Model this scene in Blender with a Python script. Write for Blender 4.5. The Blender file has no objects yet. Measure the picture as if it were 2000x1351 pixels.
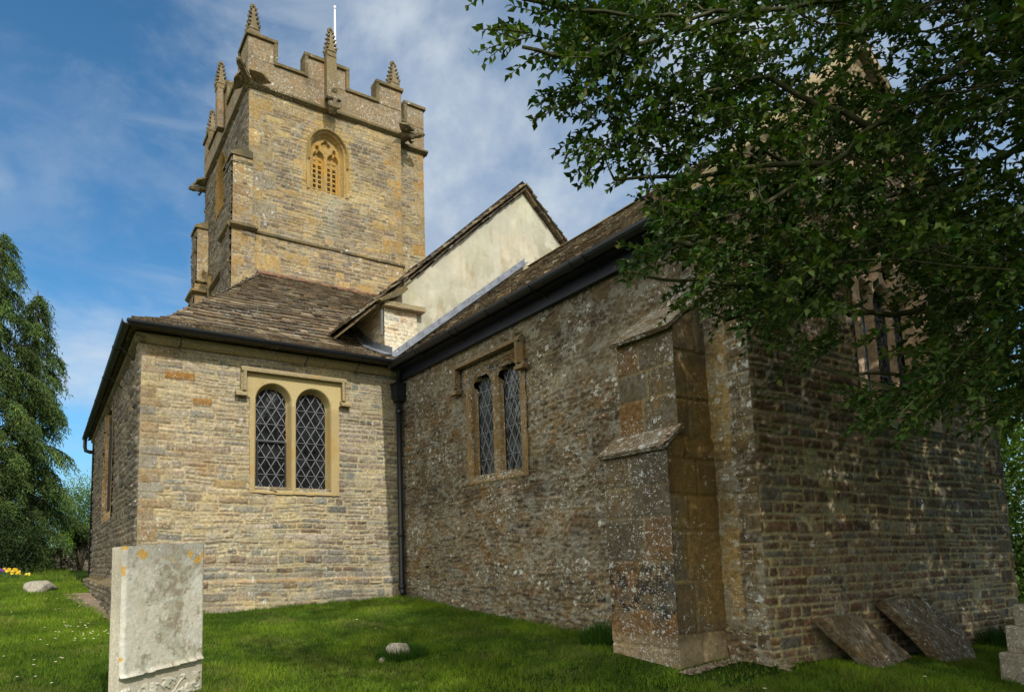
import bpy, bmesh, math, random
import numpy as np
from mathutils import Vector, Matrix
rnd = random.Random(7)
rg = np.random.default_rng(11)
sc = bpy.context.scene
COL = sc.collection

# ------------------------------------------------------------------ camera
FPX, CX, CY = 1250.68, 756.58, 954.28            # focal length and principal point, in pixels of the 2000x1351 photo
RM = np.array([[0.88075547, 0.03763912, 0.4720732], [-0.47332759, 0.10194373, 0.87496769], [-0.01519189, -0.99407785, 0.10760314]])
cam = bpy.data.cameras.new('camera'); camo = bpy.data.objects.new('camera', cam); COL.objects.link(camo)
cam.sensor_width = 36; cam.lens = FPX / 2000 * 36
cam.shift_x = (1000 - CX) / 2000; cam.shift_y = -(675.5 - CY) / 2000
cam.clip_start = .05; cam.clip_end = 3000
camo.matrix_world = Matrix([[RM[i][0], -RM[i][1], -RM[i][2], 0] for i in range(3)] + [[0, 0, 0, 1]])
sc.camera = camo
def at(px, py, d): return RM @ np.array([(px - CX) / FPX * d, (py - CY) / FPX * d, d])
def project(P):
    q = np.atleast_2d(P) @ RM
    z = np.where(np.abs(q[:, 2]) < 1e-6, 1e-6, q[:, 2])
    return CX + FPX * q[:, 0] / z, CY + FPX * q[:, 1] / z, q[:, 2]

# ------------------------------------------------------------------ light, sky
SUN_DIR = np.array([-.03, -1.0, .86]); SUN_DIR /= np.linalg.norm(SUN_DIR)     # towards the sun
sun = bpy.data.lights.new('sun', 'SUN'); suno = bpy.data.objects.new('sun', sun); COL.objects.link(suno)
sun.energy = 3.0; sun.angle = math.radians(.53); sun.color = (1, .965, .91)
suno.rotation_euler = Vector(SUN_DIR).to_track_quat('Z', 'Y').to_euler()
sc.view_settings.view_transform = 'Standard'; sc.view_settings.look = 'None'
sc.view_settings.gamma = 1; sc.view_settings.exposure = .15

def nd(nt, t, **kw):
    n = nt.nodes.new(t)
    for k, v in kw.items():
        if k.startswith('i_'):
            n.inputs[k[2:].replace('_', ' ')].default_value = v
        else: setattr(n, k, v)
    return n
def lk(nt, a, b): nt.links.new(a, b)
def mixc(nt, fac, a, b, mode='MIX'):
    m = nt.nodes.new('ShaderNodeMix'); m.data_type = 'RGBA'; m.blend_type = mode; m.clamp_factor = True
    for s, v in ((m.inputs[0], fac), (m.inputs[6], a), (m.inputs[7], b)):
        if hasattr(v, 'is_output'): lk(nt, v, s)
        elif isinstance(v, (int, float)): s.default_value = v
        else: s.default_value = (*v, 1) if len(v) == 3 else v
    return m.outputs[2]
def math_(nt, op, a, b=None, c=None):
    m = nt.nodes.new('ShaderNodeMath'); m.operation = op
    for s, v in zip(m.inputs, (a, b, c)):
        if v is None: continue
        if hasattr(v, 'is_output'): lk(nt, v, s)
        else: s.default_value = v
    return m.outputs[0]
def ramp(nt, x, lo, hi, a=0., b=1.):
    m = nt.nodes.new('ShaderNodeMapRange'); m.interpolation_type = 'SMOOTHSTEP'
    lk(nt, x, m.inputs[0]); m.inputs[1].default_value = lo; m.inputs[2].default_value = hi
    m.inputs[3].default_value = a; m.inputs[4].default_value = b
    return m.outputs[0]
def noise(nt, vec, scale, detail=4, rough=.55, dist=0.):
    n = nd(nt, 'ShaderNodeTexNoise'); n.inputs['Scale'].default_value = scale; n.inputs['Detail'].default_value = detail
    n.inputs['Roughness'].default_value = rough; n.inputs['Distortion'].default_value = dist
    if vec is not None: lk(nt, vec, n.inputs['Vector'])
    return n.outputs[0]
def mapping(nt, vec, scale=(1, 1, 1), loc=(0, 0, 0), rot=(0, 0, 0)):
    m = nd(nt, 'ShaderNodeMapping'); lk(nt, vec, m.inputs[0]); m.inputs['Scale'].default_value = scale
    m.inputs['Location'].default_value = loc; m.inputs['Rotation'].default_value = rot
    return m.outputs[0]
def srgb(r, g, b):
    return tuple(((c / 255) / 12.92 if c / 255 < .04045 else ((c / 255 + .055) / 1.055) ** 2.4) for c in (r, g, b))

world = bpy.data.worlds.new('World'); sc.world = world; world.use_nodes = True
nt = world.node_tree; nt.nodes.clear()
sky = nd(nt, 'ShaderNodeTexSky', sky_type='NISHITA', sun_disc=False, sun_elevation=math.asin(SUN_DIR[2]),
         sun_rotation=math.atan2(SUN_DIR[0], SUN_DIR[1]), air_density=1.0, dust_density=.5, ozone_density=2.2)
tc = nd(nt, 'ShaderNodeTexCoord')
dirv = tc.outputs['Generated']
cl1 = noise(nt, mapping(nt, dirv, (1.0, 1.0, 1.7)), 3.4, 8, .56, .25)
cl2 = noise(nt, mapping(nt, dirv, (.8, 1.4, 5.5), rot=(0, .25, .3)), 2.6, 6, .6, .4)
# cloud cover grows towards the south-east part of the sky (to the right of the tower)
dp = nd(nt, 'ShaderNodeVectorMath', operation='DOT_PRODUCT'); lk(nt, dirv, dp.inputs[0]); dp.inputs[1].default_value = (.64, .66, .40)
cover = ramp(nt, dp.outputs['Value'], .80, .97, .0, .22)
c1 = ramp(nt, math_(nt, 'ADD', cl1, cover), .45, .84)
c2 = ramp(nt, math_(nt, 'ADD', cl2, cover), .46, .86, 0, .5)
cm = math_(nt, 'MAXIMUM', c1, c2)
cm = math_(nt, 'MULTIPLY', cm, .85)
skyc = mixc(nt, 1.0, sky.outputs[0], (.52, .98, 1.15), 'MULTIPLY')
lil = ramp(nt, noise(nt, mapping(nt, dirv, loc=(5, 2, 1)), 4.5, 6, .6), .40, .60)
sz = nd(nt, 'ShaderNodeSeparateXYZ'); lk(nt, dirv, sz.inputs[0])
skyc = mixc(nt, ramp(nt, sz.outputs[2], -.02, .26, .6, 0), skyc, (2.5, 3.5, 4.6))
veil = ramp(nt, noise(nt, mapping(nt, dirv, (1, 1, 1.6), loc=(9, 1, 4)), 5.5, 7, .6, .3), .42, .70, .0, .22)
skym = mixc(nt, math_(nt, 'MAXIMUM', cm, veil), skyc, mixc(nt, lil, (3.3, 4.0, 5.0), (5.3, 5.8, 6.2)))
# added bright cloud in the unseen north-east sky, as fill for the shaded walls
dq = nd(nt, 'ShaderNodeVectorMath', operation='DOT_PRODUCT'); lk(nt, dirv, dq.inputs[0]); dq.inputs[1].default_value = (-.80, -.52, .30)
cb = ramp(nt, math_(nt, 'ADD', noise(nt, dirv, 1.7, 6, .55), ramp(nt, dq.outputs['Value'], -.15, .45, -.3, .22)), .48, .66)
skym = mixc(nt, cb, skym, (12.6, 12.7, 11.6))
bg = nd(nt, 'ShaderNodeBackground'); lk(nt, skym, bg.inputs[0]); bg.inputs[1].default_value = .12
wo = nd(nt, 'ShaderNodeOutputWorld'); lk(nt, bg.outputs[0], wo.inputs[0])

# ------------------------------------------------------------------ mesh helpers
class MB:
    def __init__(s): s.v = []; s.f = []; s.c = []; s.m = []; s.col = (.5, .5, .5); s.mi = 0
    def add(s, vs, fs, col=None, mi=None):
        b = len(s.v); s.v += [tuple(map(float, p)) for p in vs]; s.f += [tuple(b + i for i in f) for f in fs]
        s.c += [col if col is not None else s.col] * len(vs); s.m += [s.mi if mi is None else mi] * len(fs)
    def box(s, x0, x1, y0, y1, z0, z1, **k):
        s.add([(x0, y0, z0), (x1, y0, z0), (x1, y1, z0), (x0, y1, z0), (x0, y0, z1), (x1, y0, z1), (x1, y1, z1), (x0, y1, z1)],
              [(3, 2, 1, 0), (4, 5, 6, 7), (0, 1, 5, 4), (1, 2, 6, 5), (2, 3, 7, 6), (3, 0, 4, 7)], **k)
    def sweep(s, prof, p0, p1, side, up, closed=True, caps=True, **k):
        p0, p1, side, up = (np.array(a, float) for a in (p0, p1, side, up)); n = len(prof)
        vs = [p + side * a + up * b for p in (p0, p1) for a, b in prof]
        fs = [(i, (i + 1) % n, n + (i + 1) % n, n + i) for i in range(n if closed else n - 1)]
        if caps and closed: fs += [tuple(range(n))[::-1], tuple(range(n, 2 * n))]
        s.add(vs, fs, **k)
    def tube(s, pts, rad, seg=8, **k):
        pts = [np.array(p, float) for p in pts]; n = len(pts)
        if not hasattr(rad, '__len__'): rad = [rad] * n
        vs = []; ref = None
        for i, p in enumerate(pts):
            t = pts[min(i + 1, n - 1)] - pts[max(i - 1, 0)]; t = t / (np.linalg.norm(t) + 1e-9)
            if ref is None: ref = np.array([0, 0, 1.]) if abs(t[2]) < .8 else np.array([1., 0, 0])
            a = ref - t * (ref @ t); a /= np.linalg.norm(a) + 1e-9; ref = a; b = np.cross(t, a)
            vs += [p + rad[i] * (a * math.cos(2 * math.pi * j / seg) + b * math.sin(2 * math.pi * j / seg)) for j in range(seg)]
        fs = [(i * seg + j, i * seg + (j + 1) % seg, (i + 1) * seg + (j + 1) % seg, (i + 1) * seg + j) for i in range(n - 1) for j in range(seg)]
        fs += [tuple(range(seg))[::-1], tuple((n - 1) * seg + j for j in range(seg))]
        s.add(vs, fs, **k)
    def prism(s, poly, d, **k):                    # poly: 3D outline, d: extrusion vector
        n = len(poly); d = np.array(d, float)
        vs = [np.array(p, float) for p in poly]; vs += [p + d for p in vs]
        s.add(vs, [tuple(range(n))[::-1], tuple(range(n, 2 * n))] + [(i, (i + 1) % n, n + (i + 1) % n, n + i) for i in range(n)], **k)
def root(name, label, cat, loc, group=None):
    o = bpy.data.objects.new(name, None); COL.objects.link(o); o.location = loc; o.empty_display_size = .3
    o['label'] = label; o['category'] = cat
    if group: o['group'] = group
    return o
def base_of(o):
    while o is not None and o.parent: o = o.parent
    return np.array(o.location) if o is not None else np.zeros(3)
def mkobj(name, V, F, mats, parent=None, C=None, M=None, smooth=False, bevel=0, jitter=0, sub=0, label=None):
    off = base_of(parent) if parent else np.zeros(3)
    V = np.asarray(V, float) - off
    me = bpy.data.meshes.new(name)
    if isinstance(F, np.ndarray):
        n, k = F.shape
        me.vertices.add(len(V)); me.vertices.foreach_set('co', V.astype(np.float32).ravel())
        me.loops.add(n * k); me.loops.foreach_set('vertex_index', F.astype(np.int32).ravel())
        me.polygons.add(n); me.polygons.foreach_set('loop_start', np.arange(0, n * k, k, dtype=np.int32))
        me.polygons.foreach_set('loop_total', np.full(n, k, dtype=np.int32)); me.update(calc_edges=True)
    else:
        me.from_pydata([tuple(p) for p in V], [], F)
    if not isinstance(mats, (list, tuple)): mats = [mats]
    for m in mats: me.materials.append(m)
    if M is not None and len(mats) > 1: me.polygons.foreach_set('material_index', np.array(M, np.int32))
    if C is not None:
        ca = me.color_attributes.new('Col', 'FLOAT_COLOR', 'POINT')
        c4 = np.ones((len(V), 4), np.float32); c4[:, :3] = np.asarray(C); ca.data.foreach_set('color', c4.ravel())
    if bevel or jitter or sub:
        bm = bmesh.new(); bm.from_mesh(me)
        bmesh.ops.recalc_face_normals(bm, faces=bm.faces)
        if bevel: bmesh.ops.bevel(bm, geom=list(bm.edges), offset=bevel, segments=2, affect='EDGES', profile=.6, clamp_overlap=True)
        if sub: bmesh.ops.subdivide_edges(bm, edges=bm.edges, cuts=sub, use_grid_fill=True)
        if jitter:
            for v in bm.verts: v.co += Vector([(rnd.random() - .5) * jitter for _ in range(3)])
        bm.to_mesh(me); bm.free()
    if smooth: me.polygons.foreach_set('use_smooth', [True] * len(me.polygons))
    me.validate(); me.update()
    o = bpy.data.objects.new(name, me); COL.objects.link(o)
    if parent: o.parent = parent
    if label: o['label'] = label
    return o
def build(name, mb, mats, parent=None, **k):
    return mkobj(name, mb.v, mb.f, mats, parent, C=mb.c, M=mb.m, **k)
def tag(o, label=None, cat=None, group=None, kind=None):
    for k, v in (('label', label), ('category', cat), ('group', group), ('kind', kind)):
        if v: o[k] = v
    return o

def vnoise(x, y, seed=0):
    xi = np.floor(x).astype(np.int64); yi = np.floor(y).astype(np.int64); xf = x - xi; yf = y - yi
    xf = xf * xf * (3 - 2 * xf); yf = yf * yf * (3 - 2 * yf)
    def h(a, b):
        n = (a * 374761393 + b * 668265263 + seed * 2147483647 + 1013904223) & 0xFFFFFFFF
        n = ((n ^ (n >> 13)) * 1274126177) & 0xFFFFFFFF
        return ((n ^ (n >> 16)) & 0xFFFF) / 65535.
    return (h(xi, yi) * (1 - xf) + h(xi + 1, yi) * xf) * (1 - yf) + (h(xi, yi + 1) * (1 - xf) + h(xi + 1, yi + 1) * xf) * yf
def fbm(x, y, seed=0, oct=4):
    r = 0; a = .5; t = 0
    for o in range(oct): r = r + a * vnoise(x * 2 ** o, y * 2 ** o, seed + o * 17); t += a; a *= .55
    return r / t - .5
def sstep(x, a, b):
    t = np.clip((x - a) / (b - a), 0, 1); return t * t * (3 - 2 * t)

# ------------------------------------------------------------------ materials
MATS = {}
def newmat(name):
    m = bpy.data.materials.new(name); m.use_nodes = True; m.node_tree.nodes.clear(); MATS[name] = m
    t = m.node_tree; p = nd(t, 'ShaderNodeBsdfPrincipled'); o = nd(t, 'ShaderNodeOutputMaterial'); lk(t, p.outputs[0], o.inputs[0])
    return m, t, p
def bump(t, p, h, strength=.5, dist=.01):
    b = nd(t, 'ShaderNodeBump'); b.inputs['Strength'].default_value = strength; b.inputs['Distance'].default_value = dist
    lk(t, h, b.inputs['Height']); lk(t, b.outputs[0], p.inputs['Normal'])
def stone_mat(name, base=None, gain=1., fine=26, white=.5, white_col=(.62, .62, .56), dark=.3, ochre=.25, bump_s=.6, spots=7., ring=False,
              ochre_col=(.42, .25, .06), dark_col=(.045, .036, .028), zdark=None, bdist=.012, con=1., crust=0.):
    m, t, p = newmat(name); g = nd(t, 'ShaderNodeNewGeometry').outputs['Position']
    if base is None: c = nd(t, 'ShaderNodeAttribute', attribute_name='Col').outputs['Color']
    else: c = nd(t, 'ShaderNodeRGB').outputs[0]; c.default_value = (*base, 1)
    if gain != 1: c = mixc(t, 1., c, (gain, gain, gain), 'MULTIPLY')
    n1 = noise(t, g, fine, 6, .72); n2 = noise(t, g, 2.3, 5, .6); n3 = noise(t, mapping(t, g, loc=(7, 3, 9)), 1.1, 5, .62)
    n4 = noise(t, g, 110, 3, .7)
    c = mixc(t, 1., c, mixc(t, ramp(t, n1, .28, .72), tuple(1 - con * k for k in (.38, .40, .43)), tuple(1 + con * k for k in (.38, .36, .33))), 'MULTIPLY')
    c = mixc(t, 1., c, mixc(t, ramp(t, n4, .3, .7), (1 - .22 * con,) * 3, (1 + .2 * con,) * 3), 'MULTIPLY')
    c = mixc(t, math_(t, 'MULTIPLY', ramp(t, n2, .52, .70), ochre), c, ochre_col)
    dk = math_(t, 'MULTIPLY', ramp(t, math_(t, 'ADD', n3, math_(t, 'MULTIPLY', n1, .35)), .66, .84), dark)
    c = mixc(t, dk, c, dark_col)
    if zdark:
        sx = nd(t, 'ShaderNodeSeparateXYZ'); lk(t, g, sx.inputs[0])
        band = math_(t, 'MULTIPLY', ramp(t, sx.outputs[2], zdark[0], zdark[1]), ramp(t, sx.outputs[2], zdark[2], zdark[3], 1, 0))
        band = math_(t, 'MULTIPLY', band, ramp(t, noise(t, g, 9, 5, .7), .46, .56))
        c = mixc(t, math_(t, 'MULTIPLY', band, .9), c, (.02, .018, .016))
    gd = nd(t, 'ShaderNodeVectorMath', operation='ADD'); dn = nd(t, 'ShaderNodeTexNoise'); dn.inputs['Scale'].default_value = 30; lk(t, g, dn.inputs['Vector'])
    sc_ = nd(t, 'ShaderNodeVectorMath', operation='SCALE'); lk(t, dn.outputs['Color'], sc_.inputs[0]); sc_.inputs['Scale'].default_value = .085
    lk(t, g, gd.inputs[0]); lk(t, sc_.outputs[0], gd.inputs[1])
    patch = noise(t, mapping(t, g, loc=(3, 8, 1)), 1.5, 4, .6)
    tot = None
    for k, (s, th) in enumerate(((spots, .22), (spots * 2.6, .30), (spots * 5, .34))):
        vo = nd(t, 'ShaderNodeTexVoronoi', feature='F1'); vo.inputs['Scale'].default_value = s; lk(t, gd.outputs[0], vo.inputs['Vector'])
        sel = nd(t, 'ShaderNodeSeparateColor'); lk(t, vo.outputs['Color'], sel.inputs[0])
        keep = ramp(t, math_(t, 'ADD', sel.outputs[k % 3], math_(t, 'MULTIPLY', math_(t, 'SUBTRACT', patch, .5), 2.6)), 1.12 - white * .35, 1.18 - white * .35)
        d = ramp(t, vo.outputs['Distance'], th * .8, th, 1, 0)
        if ring: d = math_(t, 'MULTIPLY', d, ramp(t, vo.outputs['Distance'], th * .15, th * .4, .35, 1))
        q = math_(t, 'MULTIPLY', keep, d); tot = q if tot is None else math_(t, 'MAXIMUM', tot, q)
    tot = math_(t, 'MULTIPLY', tot, ramp(t, math_(t, 'ADD', n4, math_(t, 'MULTIPLY', n1, .5)), .60, .82, .25, 1))
    if crust:
        kr = math_(t, 'MULTIPLY', ramp(t, math_(t, 'ADD', noise(t, mapping(t, g, loc=(11, 5, 2)), 6.5, 7, .72), math_(t, 'MULTIPLY', n1, .45)), .71, .80), crust)
        c = mixc(t, kr, c, mixc(t, 1., (.30, .295, .25), mixc(t, ramp(t, n4, .3, .7), (.6, .6, .6), (1.3, 1.3, 1.3)), 'MULTIPLY'))
    c = mixc(t, math_(t, 'MULTIPLY', tot, .85 if white > 0 else 0.), c, white_col)
    lk(t, c, p.inputs['Base Color']); p.inputs['Roughness'].default_value = .92; p.inputs['Specular IOR Level'].default_value = .2
    h = math_(t, 'ADD', math_(t, 'MULTIPLY', n1, .7), math_(t, 'MULTIPLY', n4, .3))
    bump(t, p, h, bump_s, bdist)
    return m
def simple_mat(name, col, rough=.5, metal=0., nz=0., nscale=8, spec=.5, bs=0.):
    m, t, p = newmat(name); g = nd(t, 'ShaderNodeNewGeometry').outputs['Position']
    n = noise(t, g, nscale, 5, .65)
    c = mixc(t, 1., col, mixc(t, ramp(t, n, .3, .7), (1 - nz,) * 3, (1 + nz,) * 3), 'MULTIPLY') if nz else None
    if c is None: p.inputs['Base Color'].default_value = (*col, 1)
    else: lk(t, c, p.inputs['Base Color'])
    p.inputs['Roughness'].default_value = rough; p.inputs['Metallic'].default_value = metal; p.inputs['Specular IOR Level'].default_value = spec
    if bs: bump(t, p, n, bs, .01)
    return m
stone_mat('rubble_vestry', crust=.30, gain=.64, con=1.1, white=.35, dark=.25, ochre=.12, spots=6.5, fine=30)
stone_mat('rubble_chancel', crust=.5, gain=.84, con=1.25, white=.75, dark=.5, ochre=.3, spots=7, fine=22, ochre_col=(.20, .125, .04), bump_s=.9)
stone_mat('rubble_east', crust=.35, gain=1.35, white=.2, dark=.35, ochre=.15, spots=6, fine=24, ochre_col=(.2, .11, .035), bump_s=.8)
stone_mat('rubble_tower', crust=.35, gain=.68, white=.45, dark=.3, ochre=.18, spots=6, fine=20, ochre_col=(.42, .29, .12))
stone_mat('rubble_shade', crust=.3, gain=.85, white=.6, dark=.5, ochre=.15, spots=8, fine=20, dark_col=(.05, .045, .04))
stone_mat('pier_stone', gain=.92, white=.3, dark=.15, ochre=.1, spots=7, fine=28)
stone_mat('ham_stone', base=srgb(156, 142, 110), white=.5, dark=.15, ochre=.35, spots=9, fine=40, bump_s=.35, ochre_col=(.48, .29, .07))
stone_mat('new_stone', base=srgb(206, 182, 124), white=-.4, dark=.05, ochre=.25, spots=9, fine=40, bump_s=.25, ochre_col=(.55, .36, .12))
stone_mat('brown_stone', base=srgb(118, 98, 68), crust=.2, white=.9, dark=.3, ochre=.3, spots=11, fine=34, bump_s=.5, ochre_col=(.30, .15, .03), white_col=(.55, .55, .52))
stone_mat('buttress_stone', crust=.15, gain=.80, con=1.2, white=1.25, dark=.5, ochre=.3, spots=10, ring=True, fine=26, ochre_col=(.30, .16, .03), zdark=(-.62, -.45, -.2, .05), white_col=(.60, .61, .60), bump_s=.7)
stone_mat('buttress_cheek', gain=1.05, white=.25, dark=.4, ochre=.25, spots=10, fine=26, ochre_col=(.30, .18, .05), bump_s=.6)
stone_mat('weathering_slab', crust=.4, base=srgb(112, 96, 74), white=2.0, dark=.3, ochre=.2, spots=7, fine=26, white_col=(.62, .62, .58))
stone_mat('parapet_stone', crust=.3, base=srgb(140, 121, 92), white=1.1, dark=.45, ochre=.3, spots=6, fine=16, bump_s=.9, ochre_col=(.35, .17, .07), bdist=.02)
stone_mat('coping_stone', base=srgb(112, 100, 72), white=.4, dark=.7, ochre=.25, spots=7, fine=22, bump_s=.8, dark_col=(.06, .055, .035), bdist=.02)
stone_mat('carved_stone', base=srgb(128, 114, 86), white=.6, dark=.6, ochre=.2, spots=9, fine=26, bump_s=.8, dark_col=(.06, .05, .035), bdist=.02)
stone_mat('tracery_stone', base=srgb(214, 172, 92), white=.1, dark=.15, ochre=.6, spots=9, fine=30, ochre_col=(.62, .38, .07), bump_s=.4)
stone_mat('slate', crust=.22, gain=.80, white=.6, dark=.35, ochre=.12, spots=5, fine=26, white_col=(.42, .41, .38), ochre_col=(.22, .13, .06), bump_s=.8)
stone_mat('render', base=None, white=-1, dark=.05, ochre=.05, fine=9, bump_s=.25, con=.13, ochre_col=(.50, .38, .20), dark_col=(.25, .2, .13))
stone_mat('grave_stone', con=.5, base=srgb(188, 180, 160), white=.85, dark=.35, ochre=.15, fine=45, spots=22, bump_s=.5, white_col=(.72, .73, .68), dark_col=(.16, .12, .08), ochre_col=(.5, .38, .2))
stone_mat('ledger', crust=.3, base=srgb(106, 90, 68), con=1.3, white=.8, dark=.4, ochre=.15, fine=26, spots=10, bump_s=.7)
stone_mat('boulder', base=srgb(146, 140, 126), white=1.3, dark=.3, ochre=.1, fine=20, spots=16)
stone_mat('paving', base=srgb(128, 112, 94), white=.3, dark=.3, ochre=.1, fine=18, spots=9)
simple_mat('cast_iron', (.008, .010, .013), .45, 0, .3, 20, .5)
simple_mat('fascia_paint', (.012, .015, .028), .45, 0, .15, 6, .4)
simple_mat('lead', (.20, .215, .245), .55, .25, .3, 9, .5, .2)
simple_mat('lead_came', (.20, .21, .225), .5, .3, .2, 30, .5)
simple_mat('iron_casement', (.015, .013, .013), .5, 0, .2, 20)
simple_mat('white_pole', (.82, .84, .86), .3, 0, .05, 3)
simple_mat('mortar', srgb(205, 185, 140), .95, 0, .2, 30, .2, .5)
simple_mat('ridge_terracotta', (.17, .088, .052), .85, 0, .5, 7, .2, .5)
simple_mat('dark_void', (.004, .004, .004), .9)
simple_mat('bark', (.10, .085, .055), .9, 0, .5, 18, .2, .8)
simple_mat('mossy_bark', (.050, .052, .020), .9, 0, .5, 18, .2, .8)
def glass_mat(name, col, rough, nz=.0):
    m, t, p = newmat(name); g = nd(t, 'ShaderNodeNewGeometry').outputs['Position']
    lk(t, mixc(t, ramp(t, noise(t, g, 3.5, 3, .6), .35, .65), tuple(c * .4 for c in col), col), p.inputs['Base Color'])
    p.inputs['Roughness'].default_value = rough; p.inputs['Specular IOR Level'].default_value = .6
    bump(t, p, noise(t, g, 14, 2, .5), .12, .01)
    return m
glass_mat('dark_glass', (.022, .024, .025), .04)
glass_mat('pale_glass', (.09, .10, .11), .12)
def leaf_mat(name, gloss=.35, trans=.25, spec=.5):
    m, t, p = newmat(name); c = nd(t, 'ShaderNodeAttribute', attribute_name='Col').outputs['Color']
    g = nd(t, 'ShaderNodeNewGeometry').outputs['Position']
    c = mixc(t, 1., c, mixc(t, ramp(t, noise(t, g, 1.7, 3), .35, .65), (.75, .75, .75), (1.25, 1.2, 1.1)), 'MULTIPLY')
    lk(t, c, p.inputs['Base Color']); p.inputs['Roughness'].default_value = gloss; p.inputs['Specular IOR Level'].default_value = spec
    tr = nd(t, 'ShaderNodeBsdfTranslucent'); lk(t, mixc(t, 1., c, (1.2, 1.5, .5), 'MULTIPLY'), tr.inputs[0])
    mx = nd(t, 'ShaderNodeMixShader'); mx.inputs[0].default_value = trans
    lk(t, p.outputs[0], mx.inputs[1]); lk(t, tr.outputs[0], mx.inputs[2])
    o = [n for n in t.nodes if n.type == 'OUTPUT_MATERIAL'][0]; lk(t, mx.outputs[0], o.inputs[0])
    return m
leaf_mat('holly_leaf', .5, .22, .18); leaf_mat('conifer_leaf', .8, .15, .1); leaf_mat('bush_leaf', .7, .25, .15); leaf_mat('grass_blade', .8, .3, .12); leaf_mat('petal', .6, .2)

# ------------------------------------------------------------------ ground
GP = np.array([(0, 0, -1.45), (.8, 4.9, -1.02), (4.95, 8.6, -.60), (4.95, 4.6, -.80), (4.33, 4.1, -.83), (4.4, 3.4, -.88), (4.95, 3.0, -.87), (7, 3, -.93), (9.5, 3, -.95),
               (1.9, 8.69, -.70), (1.08, 8.69, -.72), (1.08, 12, -.60), (1.08, 16.8, -.5), (0, 15, -.47), (-1, 25, -.22), (5, 25, -.3), (12, 20, -.4), (14, 8, -.8), (12, 0, -1.2),
               (4, 0, -1.35), (-5, 0, -1.4), (-6, 8, -.9), (-7, 18, -.4), (2.9, 5.2, -.93), (3, 8.7, -.66)])
def _phi(r2): return np.where(r2 > 1e-12, .5 * r2 * np.log(np.maximum(r2, 1e-12)), 0)
_d2 = ((GP[:, None, :2] - GP[None, :, :2]) ** 2).sum(-1); _n = len(GP)
_A = np.zeros((_n + 3, _n + 3)); _A[:_n, :_n] = _phi(_d2); _A[:_n, _n] = 1; _A[:_n, _n + 1:] = GP[:, :2]; _A[_n:, :_n] = _A[:_n, _n:].T
_w = np.linalg.solve(_A, np.concatenate([GP[:, 2], [0, 0, 0]]))
def gz(x, y):
    x = np.asarray(x, float); y = np.asarray(y, float)
    r2 = (x[..., None] - GP[:, 0]) ** 2 + (y[..., None] - GP[:, 1]) ** 2
    z = _phi(r2) @ _w[:_n] + _w[_n] + _w[_n + 1] * x + _w[_n + 2] * y
    far = sstep(np.hypot(x - 3, y - 9), 14, 26)
    return z * (1 - far) + (-.35) * far + .012 * fbm(x * 2, y * 2, 5)
def gzs(x, y): return float(gz(np.array([x]), np.array([y]))[0])
ax = np.concatenate([-3 - np.geomspace(.3, 500, 26)[::-1], np.arange(-3, 11, .16), 11 + np.geomspace(.3, 500, 26)])
ay = np.concatenate([-1 - np.geomspace(.3, 300, 20)[::-1], np.arange(-1, 17, .16), 17 + np.geomspace(.3, 600, 26)])
gx, gy = np.meshgrid(ax, ay, indexing='ij'); gzv = gz(gx, gy); nx, ny = gx.shape
idx = np.arange(nx * ny).reshape(nx, ny)
F = np.stack([idx[:-1, :-1], idx[1:, :-1], idx[1:, 1:], idx[:-1, 1:]], -1).reshape(-1, 4)
m, t, p = newmat('lawn'); g = nd(t, 'ShaderNodeNewGeometry').outputs['Position']
c = mixc(t, ramp(t, noise(t, g, 1.6, 5, .6), .35, .65), (.028, .060, .008), (.060, .105, .014))
c = mixc(t, ramp(t, noise(t, g, 60, 4, .7), .35, .7), mixc(t, 1., c, (.5, .5, .5), 'MULTIPLY'), c)
c = mixc(t, math_(t, 'MULTIPLY', ramp(t, noise(t, mapping(t, g, loc=(4, 4, 0)), .9, 4, .6), .55, .75), .4), c, (.12, .12, .03))
lk(t, c, p.inputs['Base Color']); p.inputs['Roughness'].default_value = 1; p.inputs['Specular IOR Level'].default_value = .05; bump(t, p, noise(t, g, 70, 4, .7), 1, .03)
tag(mkobj('ground', np.stack([gx, gy, gzv], -1).reshape(-1, 3), F, MATS['lawn'], smooth=True), 'green churchyard lawn running up to the church walls', None, None, 'structure')

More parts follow.
